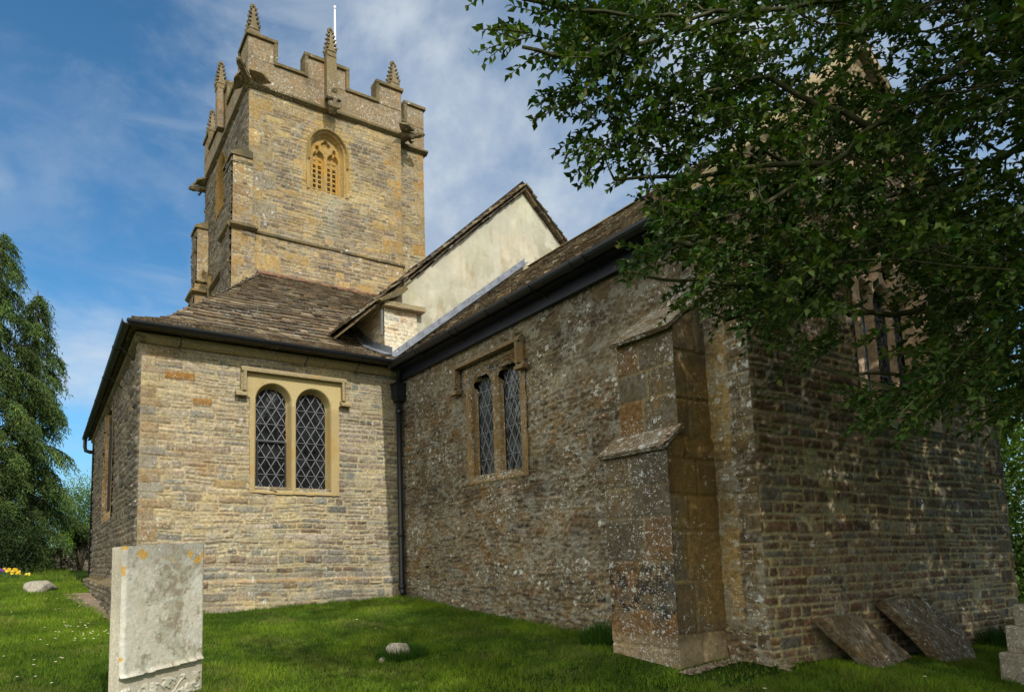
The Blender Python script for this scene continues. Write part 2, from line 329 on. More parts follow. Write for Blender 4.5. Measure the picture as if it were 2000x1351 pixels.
# ------------------------------------------------------------------ masonry
def masonry(U, V, st, seed):
    r = np.random.default_rng(seed); sh = U.shape; u = U.ravel(); v = V.ravel()
    wu = u + .020 * fbm(u * 3, v * 6, seed, 3) + .010 * fbm(u * 17, v * 17, seed + 3, 2)
    wv = v + st.get('wave', .05) * fbm(u * .9, v * 1.6, seed + 5, 3) + .012 * fbm(u * 9, v * 14, seed + 9, 3)
    lo, hi = wv.min() - .3, wv.max() + .3; e = [lo]
    while e[-1] < hi:
        k = r.random(); e.append(e[-1] + st['row'][0] + (st['row'][1] - st['row'][0]) * k ** st.get('rp', 1.3))
    e = np.array(e); ri = np.searchsorted(e, wv) - 1
    d = np.full(u.shape, 1.); sid = np.zeros(u.shape, np.int64); rt = np.zeros(u.shape); base = 0
    ulo, uhi = u.min() - .5, u.max() + .5
    for k in np.unique(ri):
        s = np.where(ri == k)[0]; hk = e[k + 1] - e[k]
        j = [ulo - r.random() * .3]
        while j[-1] < uhi: j.append(j[-1] + (st['w'][0] + (st['w'][1] - st['w'][0]) * r.random() ** 1.5) * (.75 + .35 * hk / st['row'][1]))
        j = np.array(j); ci = np.clip(np.searchsorted(j, wu[s]) - 1, 0, len(j) - 2)
        a0 = j[ci]; a1 = j[ci + 1]; b0 = np.full(len(s), e[k]); b1 = np.full(len(s), e[k + 1])
        split = (r.random(len(j)) < st.get('split', .3)) & (hk > st['row'][0] * 1.35)
        sp = split[ci]; mid = e[k] + hk * (.35 + .3 * r.random(len(j)))[ci]
        up = sp & (wv[s] > mid); b0 = np.where(up, mid, b0); b1 = np.where(sp & ~up, mid, b1)
        du = np.minimum(wu[s] - a0, a1 - wu[s]); dv = np.minimum(wv[s] - b0, b1 - wv[s])
        rr = .016; cr = (du < rr) & (dv < rr)
        dd = np.where(cr, rr - np.sqrt((rr - du) ** 2 + (rr - dv) ** 2), np.minimum(du, dv))
        d[s] = dd; sid[s] = base + ci * 2 + up; rt[s] = (wv[s] - b0) / (b1 - b0); base += len(j) * 2 + 2
    n = base + 4; pal = np.array([srgb(*c[:3]) for c in st['pal']]); pw = np.array([c[3] for c in st['pal']], float); pw /= pw.sum()
    scol = pal[r.choice(len(pal), n, p=pw)] * (1 + (r.random((n, 1)) - .5) * st.get('var', .45)) * (1 + (r.random((n, 3)) - .5) * .08)
    scol = scol * (1 - st.get('desat', .3)) + scol.mean(1, keepdims=True) * st.get('desat', .3)
    mort = st['mortar'] * (.35 + 1.3 * np.clip(fbm(u * 1.3, v * 1.3, seed + 21, 3) + .5, 0, 1))
    m_ = d - mort / 2 + .006 * fbm(u * 30, v * 30, seed + 31, 2)
    amp = st['amp'] * (.35 + .9 * r.random(n)); tilt = (r.random(n) - .5) * .5
    h = sstep(m_, -.004, .016) * amp[sid] * (1 + tilt[sid] * (rt - .5) * 2) + st['rough'] * fbm(u * 22, v * 30, seed + 41, 4) + st['rough'] * .8 * fbm(u * 55, v * 80, seed + 43, 2) \
        + st.get('bow', .03) * fbm(u * .7, v * .7, seed + 51, 2)
    f = sstep(m_, -.003, .005)[:, None]
    colr = scol[sid] * (1 + .7 * fbm(u * 8, v * 34, seed + 61, 5) + .35 * fbm(u * 40, v * 60, seed + 63, 2))[:, None]
    mc = np.array(srgb(*st['mcol'])) * (1 + .4 * fbm(u * 12, v * 12, seed + 71, 3))[:, None]
    # mortar smeared over some stones
    sm = sstep(fbm(u * 2.1, v * 2.6, seed + 81, 4), st.get('smear', .2), st.get('smear', .2) + .06)[:, None] * .8
    col = mc * (1 - f) + colr * f; col = col * (1 - sm) + mc * .95 * sm; h = h * (1 - .6 * sm[:, 0]) + .004 * sm[:, 0]
    for tn in st.get('tones', []):                                # broad mineral and lichen tones of the wall
        k = sstep(fbm(u * tn[3], v * tn[3] * 1.3, seed + tn[4], 4), tn[5], tn[5] + .12)[:, None] * tn[6]
        col = col * (1 - k) + np.array(srgb(*tn[:3])) * (.6 + .8 * (col / (col.mean() + 1e-6)) * .5) * k
    return h.reshape(sh), col.reshape(*sh, 3)
def blocks_over(U, V, h, col, blocks, seed, amp=.012):
    r = np.random.default_rng(seed)
    wu = U + .008 * fbm(U * 9, V * 9, seed, 3); wv = V + .008 * fbm(U * 8, V * 8, seed + 4, 3)
    for (u0, u1, v0, v1, c) in blocks:
        d = np.minimum(np.minimum(wu - u0, u1 - wu), np.minimum(wv - v0, v1 - wv)); s = d > -.004
        k = sstep(d, .002, .010); base = np.array(srgb(*c)) * (.85 + .3 * r.random())
        cc = base * (1 + .35 * fbm(U * 10, V * 14, seed + 9, 4))[..., None]; a = amp * (.6 + r.random() * .7)
        hh = k * a + .004 * fbm(U * 26, V * 26, seed + 12, 3)
        mo = np.array(srgb(196, 176, 132)) * .9
        h = np.where(s, hh, h); col = np.where(s[..., None], mo * (1 - k[..., None]) + cc * k[..., None], col)
    return h, col
def hfield(name, O, Ud, Nd, u0, u1, v0, v1, step, hf, mat, parent=None, top=None, holes=(), bot=None, skirt=0., stepv=None, smooth=True, label=None, cut=None, taper=0.):
    O, Ud, Nd = (np.array(a, float) for a in (O, Ud, Nd)); Zd = np.array([0, 0, 1.])
    nu = max(2, int(round((u1 - u0) / step)) + 1); nv = max(2, int(round((v1 - v0) / (stepv or step))) + 1)
    uu = np.linspace(u0, u1, nu); s = np.linspace(0, 1, nv); U, S = np.meshgrid(uu, s, indexing='ij')
    tp = top(U) if top else np.full(U.shape, v1); bt = bot(U) if bot else np.full(U.shape, v0)
    V = bt + S * (tp - bt); r = hf(U, V); h, col = r if isinstance(r, tuple) else (r, None)
    if taper: h = h * sstep(np.minimum(U - u0, u1 - U), 0, taper)
    if skirt:
        for e in (h[0], h[-1], h[:, 0], h[:, -1]): e -= skirt
    P = O + U[..., None] * Ud + V[..., None] * Zd + np.nan_to_num(h)[..., None] * Nd
    idx = np.arange(nu * nv).reshape(nu, nv); F = np.stack([idx[:-1, :-1], idx[1:, :-1], idx[1:, 1:], idx[:-1, 1:]], -1)
    ok = ~(np.isnan(h[:-1, :-1]) | np.isnan(h[1:, :-1]) | np.isnan(h[1:, 1:]) | np.isnan(h[:-1, 1:]))
    cu = (U[:-1, :-1] + U[1:, 1:]) / 2; cv = (V[:-1, :-1] + V[1:, 1:]) / 2
    for (a, b, c_, d_) in holes: ok &= ~((cu > a) & (cu < b) & (cv > c_) & (cv < d_))
    if cut is not None: ok &= ~cut(cu, cv)
    F = F[ok]
    if np.dot(np.cross(Ud, Zd), Nd) < 0: F = F[:, ::-1]
    return mkobj(name, P.reshape(-1, 3), F, mat, parent, C=col.reshape(-1, 3) if col is not None else None, smooth=smooth, label=label)

VEST = dict(desat=.38, wave=.10, row=(.034, .135), w=(.11, .44), mortar=.018, amp=.013, rough=.016, split=.35, mcol=(212, 198, 158), smear=.11, var=.55, rp=1.2,
            pal=[(186, 166, 130, 5), (174, 150, 112, 4), (158, 150, 132, 3), (140, 140, 130, 2.6), (160, 130, 92, 3), (196, 178, 146, 4), (178, 152, 128, 3), (146, 112, 78, 1)],
            tones=[(204, 188, 160, .9, 3, .03, .5), (156, 122, 84, 1.6, 8, .17, .4), (214, 200, 160, 1.1, 12, .12, .5)])
CHAN = dict(desat=.35, row=(.026, .080), w=(.06, .24), mortar=.016, amp=.016, rough=.042, split=.4, mcol=(132, 118, 92), smear=.10, var=.7, rp=1.1, wave=.22,
            pal=[(122, 98, 68, 5), (102, 86, 66, 5), (146, 104, 56, 3), (128, 118, 102, 3), (92, 78, 62, 3), (156, 132, 94, 2), (134, 98, 56, 2)],
            tones=[(128, 124, 114, 1.6, 3, .02, .6), (132, 104, 64, 1.9, 8, .12, .45), (84, 78, 68, .8, 14, .05, .6), (150, 146, 138, 3.1, 19, .16, .6)])
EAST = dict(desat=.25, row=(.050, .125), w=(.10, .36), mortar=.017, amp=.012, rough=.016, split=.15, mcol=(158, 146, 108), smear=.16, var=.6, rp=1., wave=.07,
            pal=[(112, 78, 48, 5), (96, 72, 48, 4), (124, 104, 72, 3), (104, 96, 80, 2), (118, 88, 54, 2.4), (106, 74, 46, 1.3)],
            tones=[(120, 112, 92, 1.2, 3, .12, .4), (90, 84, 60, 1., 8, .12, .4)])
TOWR = dict(desat=.30, row=(.055, .12), w=(.12, .45), mortar=.013, amp=.022, rough=.016, split=.35, mcol=(196, 174, 128), smear=.16, var=.42, rp=1.1,
            pal=[(182, 154, 104, 5), (166, 138, 94, 5), (150, 128, 98, 4), (134, 118, 94, 3), (196, 166, 108, 3), (160, 140, 116, 2)],
            tones=[(198, 184, 142, .8, 3, .0, .5), (140, 118, 90, 1.2, 8, .12, .4)])
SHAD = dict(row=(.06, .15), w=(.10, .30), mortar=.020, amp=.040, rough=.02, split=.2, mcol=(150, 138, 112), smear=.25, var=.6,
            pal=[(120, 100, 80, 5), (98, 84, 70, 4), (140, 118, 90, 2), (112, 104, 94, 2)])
PIER = dict(row=(.05, .11), w=(.12, .35), mortar=.02, amp=.014, rough=.012, split=.3, mcol=(226, 216, 190), smear=.0, var=.3,
            pal=[(206, 178, 132, 3), (220, 208, 180, 4), (196, 160, 112, 2), (190, 184, 166, 2)])
DRYW = dict(row=(.05, .11), w=(.12, .45), mortar=.012, amp=.05, rough=.02, split=.3, mcol=(40, 36, 28), smear=.5, var=.5,
            pal=[(150, 134, 100, 4), (128, 116, 92, 4), (168, 152, 116, 2), (112, 104, 86, 2)])

church = root('church', 'old rubble stone parish church with battlemented tower, slate roofs and shaded east wall', 'church', (4.9, 8.9, -.6))

def sd_arch(U, V, uc, w, vb, vs, k=1.0):        # negative inside; k=1 round head, >1 pointed
    x = U - uc; R = w * k; c = R - w
    up = np.maximum(np.hypot(x + c, V - vs) - R, np.hypot(x - c, V - vs) - R)
    side = np.abs(x) - w
    d = np.where(V > vs, up, side)
    return np.maximum(d, vb - V)
# ---- vestry front wall (sunlit)
def quoin(uc, side, z0, z1, seed, cols, wmin=.18, wmax=.42, hmin=.12, hmax=.26):
    r = random.Random(seed); out = []; z = z0; k = 0
    while z < z1 - .05:
        h = min(hmin + r.random() * (hmax - hmin), z1 - z); w = (wmax if k % 2 else wmin) * (.8 + .4 * r.random())
        u = (uc, uc + w) if side > 0 else (uc - w, uc)
        out.append((u[0] - .02 * (side > 0), u[1] + .02 * (side < 0), z, z + h, r.choice(cols))); z += h; k += 1
    return out
def hf_vest(U, V):
    h, c = masonry(U, V, VEST, 101)
    qc = [(190, 172, 136), (196, 178, 138), (176, 152, 116), (166, 158, 140)]
    h, c = blocks_over(U, V, h, c, quoin(1.06, 1, -.2, 2.86, 4, qc, .22, .36, .07, .2) + [(2.02, 2.46, .99, 1.10, (188, 160, 112)), (1.35, 1.75, 2.42, 2.53, (190, 140, 76)), (1.72, 1.98, 2.1, 2.2, (186, 142, 84))], 41)
    # blue-grey lias stones in the lower left
    low = sstep(-V, -.6, .1)[..., None] * sstep(fbm(U * 3.1, V * 9, 66, 2), .04, .08)[..., None] * .45
    c = c * (1 - low) + np.array(srgb(150, 150, 140)) * low
    k = sstep(-V, .262, .285); h = h + .045 * k
    oc = (np.exp(-((V + .285) / .028) ** 2) * .55 * sstep(fbm(U * 2, V * 0, 44, 3), -.2, .1))[..., None]; c = c * (1 - oc) + np.array(srgb(196, 150, 76)) * oc
    return h, c
F1HOLE = [(2.56, 3.78, 1.02, 2.55)]
vestry = hfield('vestry', (0, 8.69, 0), (1, 0, 0), (0, -1, 0), 1.06, 4.97, -1.0, 3.04, .0135, hf_vest, MATS['rubble_vestry'], church, holes=F1HOLE, taper=.035,
                label='low sunlit vestry of pale coursed rubble under a hipped slate roof')
# left side wall of the vestry, tall pointed window
def hf_left(U, V): return masonry(U, V, SHAD, 205)
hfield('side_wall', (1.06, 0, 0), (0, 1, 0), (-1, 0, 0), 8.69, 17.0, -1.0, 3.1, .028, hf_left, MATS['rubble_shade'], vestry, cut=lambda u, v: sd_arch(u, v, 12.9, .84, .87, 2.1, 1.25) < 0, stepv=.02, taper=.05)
hfield('side_plinth', (.84, 0, 0), (0, 1, 0), (-1, 0, 0), 8.8, 15.2, -1.0, -.33, .028, lambda U, V: masonry(U, V, SHAD, 305), MATS['rubble_shade'], vestry, stepv=.02)
b = MB(); b.prism([(.83, 8.8, -1), (1.1, 8.8, -1), (1.1, 8.8, -.24), (.83, 8.8, -.33)], (0, 6.4, 0)); build('plinth_top', b, MATS['coping_stone'], vestry, jitter=.01)
# inner core of the vestry
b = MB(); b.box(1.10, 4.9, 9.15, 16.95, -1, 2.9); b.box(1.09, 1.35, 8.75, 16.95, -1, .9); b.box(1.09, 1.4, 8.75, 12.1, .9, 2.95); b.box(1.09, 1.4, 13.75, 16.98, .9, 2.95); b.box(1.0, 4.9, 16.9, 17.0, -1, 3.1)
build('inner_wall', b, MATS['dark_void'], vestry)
# cornice
b = MB(); z0, z1 = 2.86, 2.97; x = .98
while x < 4.9:
    w = .5 + rnd.random() * .5; x1 = min(x + w, 4.93); dz = rnd.random() * .006
    b.prism([(x, 8.70, z0), (x, 8.66, z0), (x, 8.60, z0 + .05), (x, 8.595, z1 + dz), (x, 8.70, z1 + dz)], (x1 - x - .006, 0, 0)); x = x1
build('cornice', b, MATS['ham_stone'], vestry, jitter=.006)
b = MB(); b.prism([(1.10, 8.6, z0), (1.04, 8.6, z0), (.97, 8.6, z0 + .05), (.965, 8.6, z1), (1.10, 8.6, z1)], (0, 8.4, 0)); build('cornice', b, MATS['coping_stone'], vestry, jitter=.006)

# ---- window panels
def jamb_profile(d, D, c):                        # depth of a hollow-moulded opening from its edge inwards
    x = np.clip(-d / c, 0, 1)
    y = np.where(x < .22, x / .22 * .18, np.where(x < .34, .18, .18 + .82 * np.sqrt(np.clip((x - .34) / .66, 0, 1))))
    return -D * y
def came(mb, sdf, P, us, vs_, pu, pv, w=.008, dep=0., extra=()):
    """diamond lead lattice clipped to the opening; P(u, v, d) maps to space"""
    def runs(a, b):
        n = 160; T = np.linspace(0, 1, n); uu = a[0] + (b[0] - a[0]) * T; vv = a[1] + (b[1] - a[1]) * T
        ins = sdf(uu, vv) < 0; i = 0
        while i < n:
            if ins[i]:
                j = i
                while j + 1 < n and ins[j + 1]: j += 1
                if j > i: yield (uu[i], vv[i]), (uu[j], vv[j])
                i = j + 1
            else: i += 1
    u0, u1 = us; v0, v1 = vs_; lines = []; sl = pv / pu; H = (u1 - u0) * sl
    k = v0 - H
    while k < v1 + H: lines.append(((u0, k), (u1, k + H))); lines.append(((u0, k + H), (u1, k))); k += pv
    for a, b_, ww in [(a, b_, w) for a, b_ in lines] + list(extra):
        for p, q in runs(a, b_):
            d = np.array([q[0] - p[0], q[1] - p[1]]); L = np.linalg.norm(d)
            if L < .02: continue
            n = np.array([-d[1], d[0]]) / L * ww / 2
            pts = [P(p[0] + s * n[0], p[1] + s * n[1], e) for e in (dep, dep + ww * .7) for s in (1, -1)] + [P(q[0] + s * n[0], q[1] + s * n[1], e) for e in (dep, dep + ww * .7) for s in (1, -1)]
            mb.add(pts, [(0, 1, 3, 2), (4, 6, 7, 5), (2, 3, 7, 6), (0, 4, 5, 1), (0, 2, 6, 4), (1, 5, 7, 3)])
def panes(mb, P, us, vs_, pu, pv, tilt=.05, dep=0.):
    tilt *= 3
    u0, u1 = us; v0, v1 = vs_; nu = int((u1 - u0) / pu) + 2; nv = int((v1 - v0) / pv) + 2
    for i in range(-1, 2 * nu + 1):
        for j in range(-1, nv + 1):
            uc = u0 + i * pu / 2; vc = v0 + j * pv + (pv / 2 if i % 2 else 0)
            if uc - pu / 2 > u1 or vc - pv / 2 > v1 or uc + pu / 2 < u0 or vc + pv / 2 < v0: continue
            a = (rnd.random() - .5) * tilt; e = (rnd.random() - .5) * tilt
            q = [(uc - pu / 2, vc), (uc, vc - pv / 2), (uc + pu / 2, vc), (uc, vc + pv / 2)]
            mb.add([P(np.clip(x, u0 - .01, u1 + .01), np.clip(y, v0 - .01, v1 + .01), dep - .006 + a * (x - uc) + e * (y - vc)) for x, y in q], [(0, 1, 2, 3)])

# vestry window: two round-headed lights
L1 = (2.855, .225, .975, 2.245); L2 = (3.465, .232, .975, 2.225)
def sd_v(U, V, g=.0): return np.minimum(sd_arch(U, V, L1[0], L1[1] + g, L1[2] - g * .3, L1[3]), sd_arch(U, V, L2[0], L2[1] + g, L2[2] - g * .3, L2[3]))
def hf_vwin(U, V):
    d = sd_v(U, V, .052); h = .018 + jamb_profile(d, .145, .052) + .002 * fbm(U * 20, V * 20, 3)
    h = np.where(sd_v(U, V) < -.004, np.nan, h)
    e = .035 * fbm(U * 5, V * 5, 81, 4); h = np.where((V < 2.28) & ((U + e < 2.495) | (U + e > 3.875)) | (V + e < .925), np.nan, h)
    jt = np.minimum(np.abs(V - 2.22), 9) ; jl = (np.abs(U - 2.48 - .1) > 9)
    h = h - .004 * np.exp(-((V - 2.22) / .005) ** 2) * ((U < 2.57) | (U > 3.76))
    c = np.ones(U.shape + (3,)) * np.array(srgb(214, 194, 140))
    old = sstep(2.225 - V, 0, .01)[..., None]; c = c * (1 - old) + np.array(srgb(200, 176, 126)) * old
    oc = sstep(fbm(U * 4, V * 4, 9, 3) + .35 * sstep(-d, 0, .05), .12, .3)[..., None] * .55; c = c * (1 - oc) + np.array(srgb(198, 160, 92)) * oc
    return h, c
stone_mat('vestry_window_stone', gain=.72, con=.35, white=.2, dark=.08, ochre=.12, spots=10, fine=40, bump_s=.3, ochre_col=(.6, .38, .10))
win = hfield('window', (0, 8.69, 0), (1, 0, 0), (0, -1, 0), 2.46, 3.91, .90, 2.665, .0075, hf_vwin, MATS['vestry_window_stone'], vestry, skirt=.06, label='twin round-headed leaded window in pale yellow stone')
P1 = lambda u, v, d: (u, 8.812 - d, v)
b = MB()
for L in (L1, L2): panes(b, P1, (L[0] - .235, L[0] + .235), (.97, L[3] + .235), .155, .243, .07)
build('window_glass', b, MATS['dark_glass'], vestry)
for n_, L in enumerate((L1, L2)):
    b = MB(); sd = lambda u, v, L=L: sd_arch(u, v, L[0], L[1] - .002, L[2] + .004, L[3])
    bars = [((L[0] - .24, z), (L[0] + .24, z), .006) for z in np.arange(1.22, 2.3, .243)]
    if n_ == 0: bars.append(((L[0] - .24, 1.70), (L[0] + .24, 1.70), .022))
    came(b, sd, P1, (L[0] - .235, L[0] + .235), (.97, L[3] + .235), .155, .243, .0105, .002, bars)
    build('window_lattice', b, MATS['lead_came'], vestry)
b = MB(); u0, u1, v0, v1, w = 2.635, 3.075, .985, 1.70, .024
for q in ((u0, u1, v0, v0 + w), (u0, u1, v1 - w, v1)): b.box(q[0], q[1], 8.775, 8.80, q[2], q[3])
for q in ((u0, u0 + w), (u1 - w, u1)): b.box(q[0], q[1], 8.776, 8.799, v0 + w, v1 - w)
b.tube([(2.80, 8.77, 1.0), (2.80, 8.70, .985), (2.86, 8.66, .97), (2.92, 8.68, .945)], .006, 6)
build('iron_casement', b, MATS['iron_casement'], vestry)
b = MB(); b.box(2.93, 3.04, 8.85, 8.858, 1.05, 1.13); build('paper_notice', b, MATS['white_pole'], vestry)
# hood mould with dropped ends
def hood(name, P, ul, ur, ztop, zdrop, mat, par, stop=.10, t=.075, pr=.075):
    prof = [(0, 0), (pr, 0), (pr, t * .45), (pr * .35, t), (0, t)]
    m = MB()
    pts = [P(ul, ztop - t, 0), P(ur, ztop - t, 0)]
    def seg(a, b_, flip=1, horiz=True):
        vs = []
        for (uu, vv) in (a, b_):
            for pd, pt in prof: vs.append(P(uu + (0 if horiz else flip * pt), vv + (pt if horiz else 0), pd))
        n = len(prof); fs = [(i, (i + 1) % n, n + (i + 1) % n, n + i) for i in range(n)] + [tuple(range(n)), tuple(range(n, 2 * n))[::-1]]
        m.add(vs, fs)
    seg((ul - t, ztop - t), (ur + t, ztop - t)); sgn = 1 if ur > ul else -1
    seg((ul, ztop - t - .001), (ul, zdrop), -sgn, False); seg((ur, ztop - t - .001), (ur, zdrop), sgn, False)
    if stop:
        seg((ul - sgn * stop, zdrop - t), (ul + sgn * .02, zdrop - t)); seg((ur - sgn * .02, zdrop - t), (ur + sgn * stop, zdrop - t))
    return build(name, m, mat, par, jitter=.005)
hood('hood_mould', lambda u, v, d: (u, 8.672 - d, v), 2.44, 3.90, 2.715, 2.36, MATS['ham_stone'], vestry, stop=.15)

# tall pointed window in the vestry's side wall
def hf_side(U, V):
    d = sd_arch(U, V, 12.9, .86, .85, 2.1, 1.25); d2 = sd_arch(U, V, 12.9, .62, 1.05, 2.0, 1.25)
    h = .02 + jamb_profile(d, .22, .24); h = np.where(np.abs(U - 12.9) < .06, np.maximum(h, -.12), h)
    ins = (d2 < 0) & (np.abs(U - 12.9) > .06); h = np.where(ins, -.20, h)
    h = np.where(d > .12, np.nan, h)
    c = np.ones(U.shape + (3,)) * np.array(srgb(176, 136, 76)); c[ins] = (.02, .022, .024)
    return h, c
hfield('side_window', (1.04, 0, 0), (0, 1, 0), (-1, 0, 0), 11.9, 13.9, .75, 3.1, .02, hf_side, MATS['buttress_stone'], vestry, label='tall pointed window in the shaded side wall')

# ---- roofs
SLP = [srgb(*c) for c in ((116, 98, 76), (102, 88, 68), (124, 106, 80), (96, 84, 68), (138, 120, 94), (108, 90, 66), (146, 132, 108))]
def slates(mb, S, Nrm, L, R, rows, wr=(.13, .34), th=.024, seed=1, pal=SLP, over=1.7):
    r = random.Random(seed)
    for k in range(len(rows) - 1):
        t0, t1 = rows[k], rows[k + 1]; sp = t1 - t0; u = L(t0) - r.random() * .2; ue = R(t0)
        while u < ue:
            w = (wr[0] + (wr[1] - wr[0]) * r.random()) * (.55 + .45 * sp / .2); a, b_ = u, min(u + w, ue + .01); u += w
            if b_ < L(t0) + .02: continue
            m = 5; tj = t0 + (r.random() - .5) * sp * .22; tt = t0 + sp * over; hh = th * (.7 + .7 * r.random()); lift = th * .55 * r.random()
            c = r.choice(pal); g = .62 + .7 * r.random(); c = tuple(x * g for x in c)
            top = []; bot = []
            for i in range(m):
                uu = a + (b_ - a) * i / (m - 1); e = (.0 if 0 < i < m - 1 else sp * .10 * r.random()) + (r.random() - .5) * sp * .12
                if i == 0: uu += .004
                if i == m - 1: uu -= .004
                tb = tj + e; ub = max(uu, L(tb)); ub = min(ub, R(tb) + .005)
                p = np.array(S(ub, tb)); n = np.array(Nrm(ub, tb)); top.append(p + n * (hh + th + lift)); bot.append(p + n * (th * .9 + lift - .003))
            tp2 = []
            for i in range(m):
                uu = a + (b_ - a) * i / (m - 1); ut = min(max(uu, L(tt)), R(tt)); p = np.array(S(ut, tt)); n = np.array(Nrm(ut, tt)); tp2.append(p + n * hh * .5)
            vs = bot + top + tp2
            fs = [(i, i + 1, m + i + 1, m + i) for i in range(m - 1)] + [(m + i, m + i + 1, 2 * m + i + 1, 2 * m + i) for i in range(m - 1)]
            fs += [(0, m, 2 * m), (m - 1, 3 * m - 1, 2 * m - 1)]
            mb.add(vs, fs, col=c)
def rows_to(total, s0, s1):
    out = [0.]
    while out[-1] < total: out.append(out[-1] + s0 + (s1 - s0) * out[-1] / total)
    out[-1] = total; return out
# vestry roof, front slope (sprocketed eave) and hipped side
RY = [8.42, 9.35, 12.97]; RZ = [3.03, 3.46, 6.16]
seg0 = math.hypot(RY[1] - RY[0], RZ[1] - RZ[0]); seg1 = math.hypot(RY[2] - RY[1], RZ[2] - RZ[1]); TT = seg0 + seg1
def fy(t):
    if t < seg0: k = t / seg0; return RY[0] + (RY[1] - RY[0]) * k, RZ[0] + (RZ[1] - RZ[0]) * k
    k = (t - seg0) / seg1; return RY[1] + (RY[2] - RY[1]) * k, RZ[1] + (RZ[2] - RZ[1]) * k
HX = [.88, 1.48, 3.98]
def hipx(t): return HX[0] + (HX[1] - HX[0]) * t / seg0 if t < seg0 else HX[1] + (HX[2] - HX[1]) * (t - seg0) / seg1
def S1(u, t): y, z = fy(t); z = z - .035 * math.sin(min(max((u - 1) / 4, 0), 1) * math.pi) * min(t / 2, 1); return (u, y, z)
def N1(u, t):
    a = (RZ[1] - RZ[0], RY[1] - RY[0]) if t < seg0 else (RZ[2] - RZ[1], RY[2] - RY[1]); l = math.hypot(*a); return (0, -a[0] / l, a[1] / l)
def R1(t):
    y, z = fy(t); return 4.80 if z < 4.25 else min(4.19 + (z - 3.73) / .89 + .15, 7.0)
mb = MB(); rows1 = rows_to(TT, .225, .125); slates(mb, S1, N1, hipx, R1, rows1, (.14, .38), .026, 5)
def S2(u, t): y, z = fy(t); return (hipx(t), u, z)
def N2(u, t):
    a = (RZ[1] - RZ[0], HX[1] - HX[0]) if t < seg0 else (RZ[2] - RZ[1], HX[2] - HX[1]); l = math.hypot(*a); return (-a[0] / l, 0, a[1] / l)
slates(mb, S2, N2, lambda t: fy(t)[0], lambda t: 17.3, rows1, (.2, .45), .028, 6)
# deck below the slates
y1, z1 = fy(seg0); y2, z2 = fy(TT); D_ = .03
mb.add([(.9, 8.44, 3.0), (4.95, 8.44, 3.0), (4.95, y1, z1 - D_), (HX[1], y1, z1 - D_), (7.0, y2, z2 - D_), (HX[2], y2, z2 - D_), (.9, 17.3, 3.0), (HX[1], 17.3, z1 - D_), (HX[2], 17.3, z2 - D_)],
       [(0, 1, 2, 3), (3, 2, 4, 5), (0, 3, 7, 6), (3, 5, 8, 7), (0, 6, 7, 8, 5, 4, 2, 1)], col=SLP[3])
vroof = build('slate_roof', mb, MATS['slate'], vestry)
b = MB(); x = HX[2] - .1
while x < 6.95:
    w = .42; zz = 6.17 - .012 * rnd.random(); b.sweep([(-.10, -.03), (-.085, .02), (-.035, .055), (.035, .055), (.085, .02), (.1, -.03)], (x, 12.98, zz), (x + w - .008, 12.98, zz + .004), (0, 1, 0), (0, 0, 1)); x += w
build('ridge_tiles', b, MATS['ridge_terracotta'], vestry, jitter=.006)
# gutters
def gutter(name, p0, p1, side, par, r=.062, brackets=5, joints=3):
    b = MB(); prof = []
    for k in range(9): a = math.pi * (1 + k / 8.); prof.append((math.cos(a) * r, math.sin(a) * r))
    for k in range(8, -1, -1): a = math.pi * (1 + k / 8.); prof.append((math.cos(a) * r * .88, math.sin(a) * r * .88))
    p0 = np.array(p0, float); p1 = np.array(p1, float); b.sweep(prof, p0, p1, side, (0, 0, 1)); dr = (p1 - p0) / np.linalg.norm(p1 - p0)
    for k in range(joints):
        c = p0 + (p1 - p0) * (k + .7) / (joints + .2); q = [(x * 1.12, y * 1.12) for x, y in prof[:9]] + [(x * .9, y * .9) for x, y in prof[:9][::-1]]
        b.sweep(q, c - dr * .045, c + dr * .045, side, (0, 0, 1))
    return build(name, b, MATS['cast_iron'], par, smooth=False)
gutter('gutter', (.84, 8.39, 3.035), (4.80, 8.39, 3.025), (0, 1, 0), vestry)
gutter('gutter', (.84, 8.36, 3.035), (.84, 17.3, 3.06), (1, 0, 0), vestry, joints=5)
for x in (1.52, 3.30, 4.12): 
    b = MB(); b.tube([(x, 8.62, 2.86), (x, 8.60, 2.80)], .006, 5); b.tube([(x + .02, 8.39, 2.985), (x, 8.62, 2.83)], .007, 5); build('gutter_bracket', b, MATS['iron_casement'], vestry)
for y in (9.3, 10.9, 12.6, 14.4):
    b = MB(); b.tube([(1.05, y, 2.78), (.84, y + .02, 2.975)], .009, 5); build('gutter_bracket', b, MATS['iron_casement'], vestry)
b = MB(); b.tube([(.84, 17.1, 3.02), (.84, 17.1, 2.82), (.86, 17.08, 2.72), (.95, 17.06, 2.69), (1.08, 17.05, 2.69)], .045, 10); build('gutter_outlet', b, MATS['cast_iron'], vestry, smooth=True)

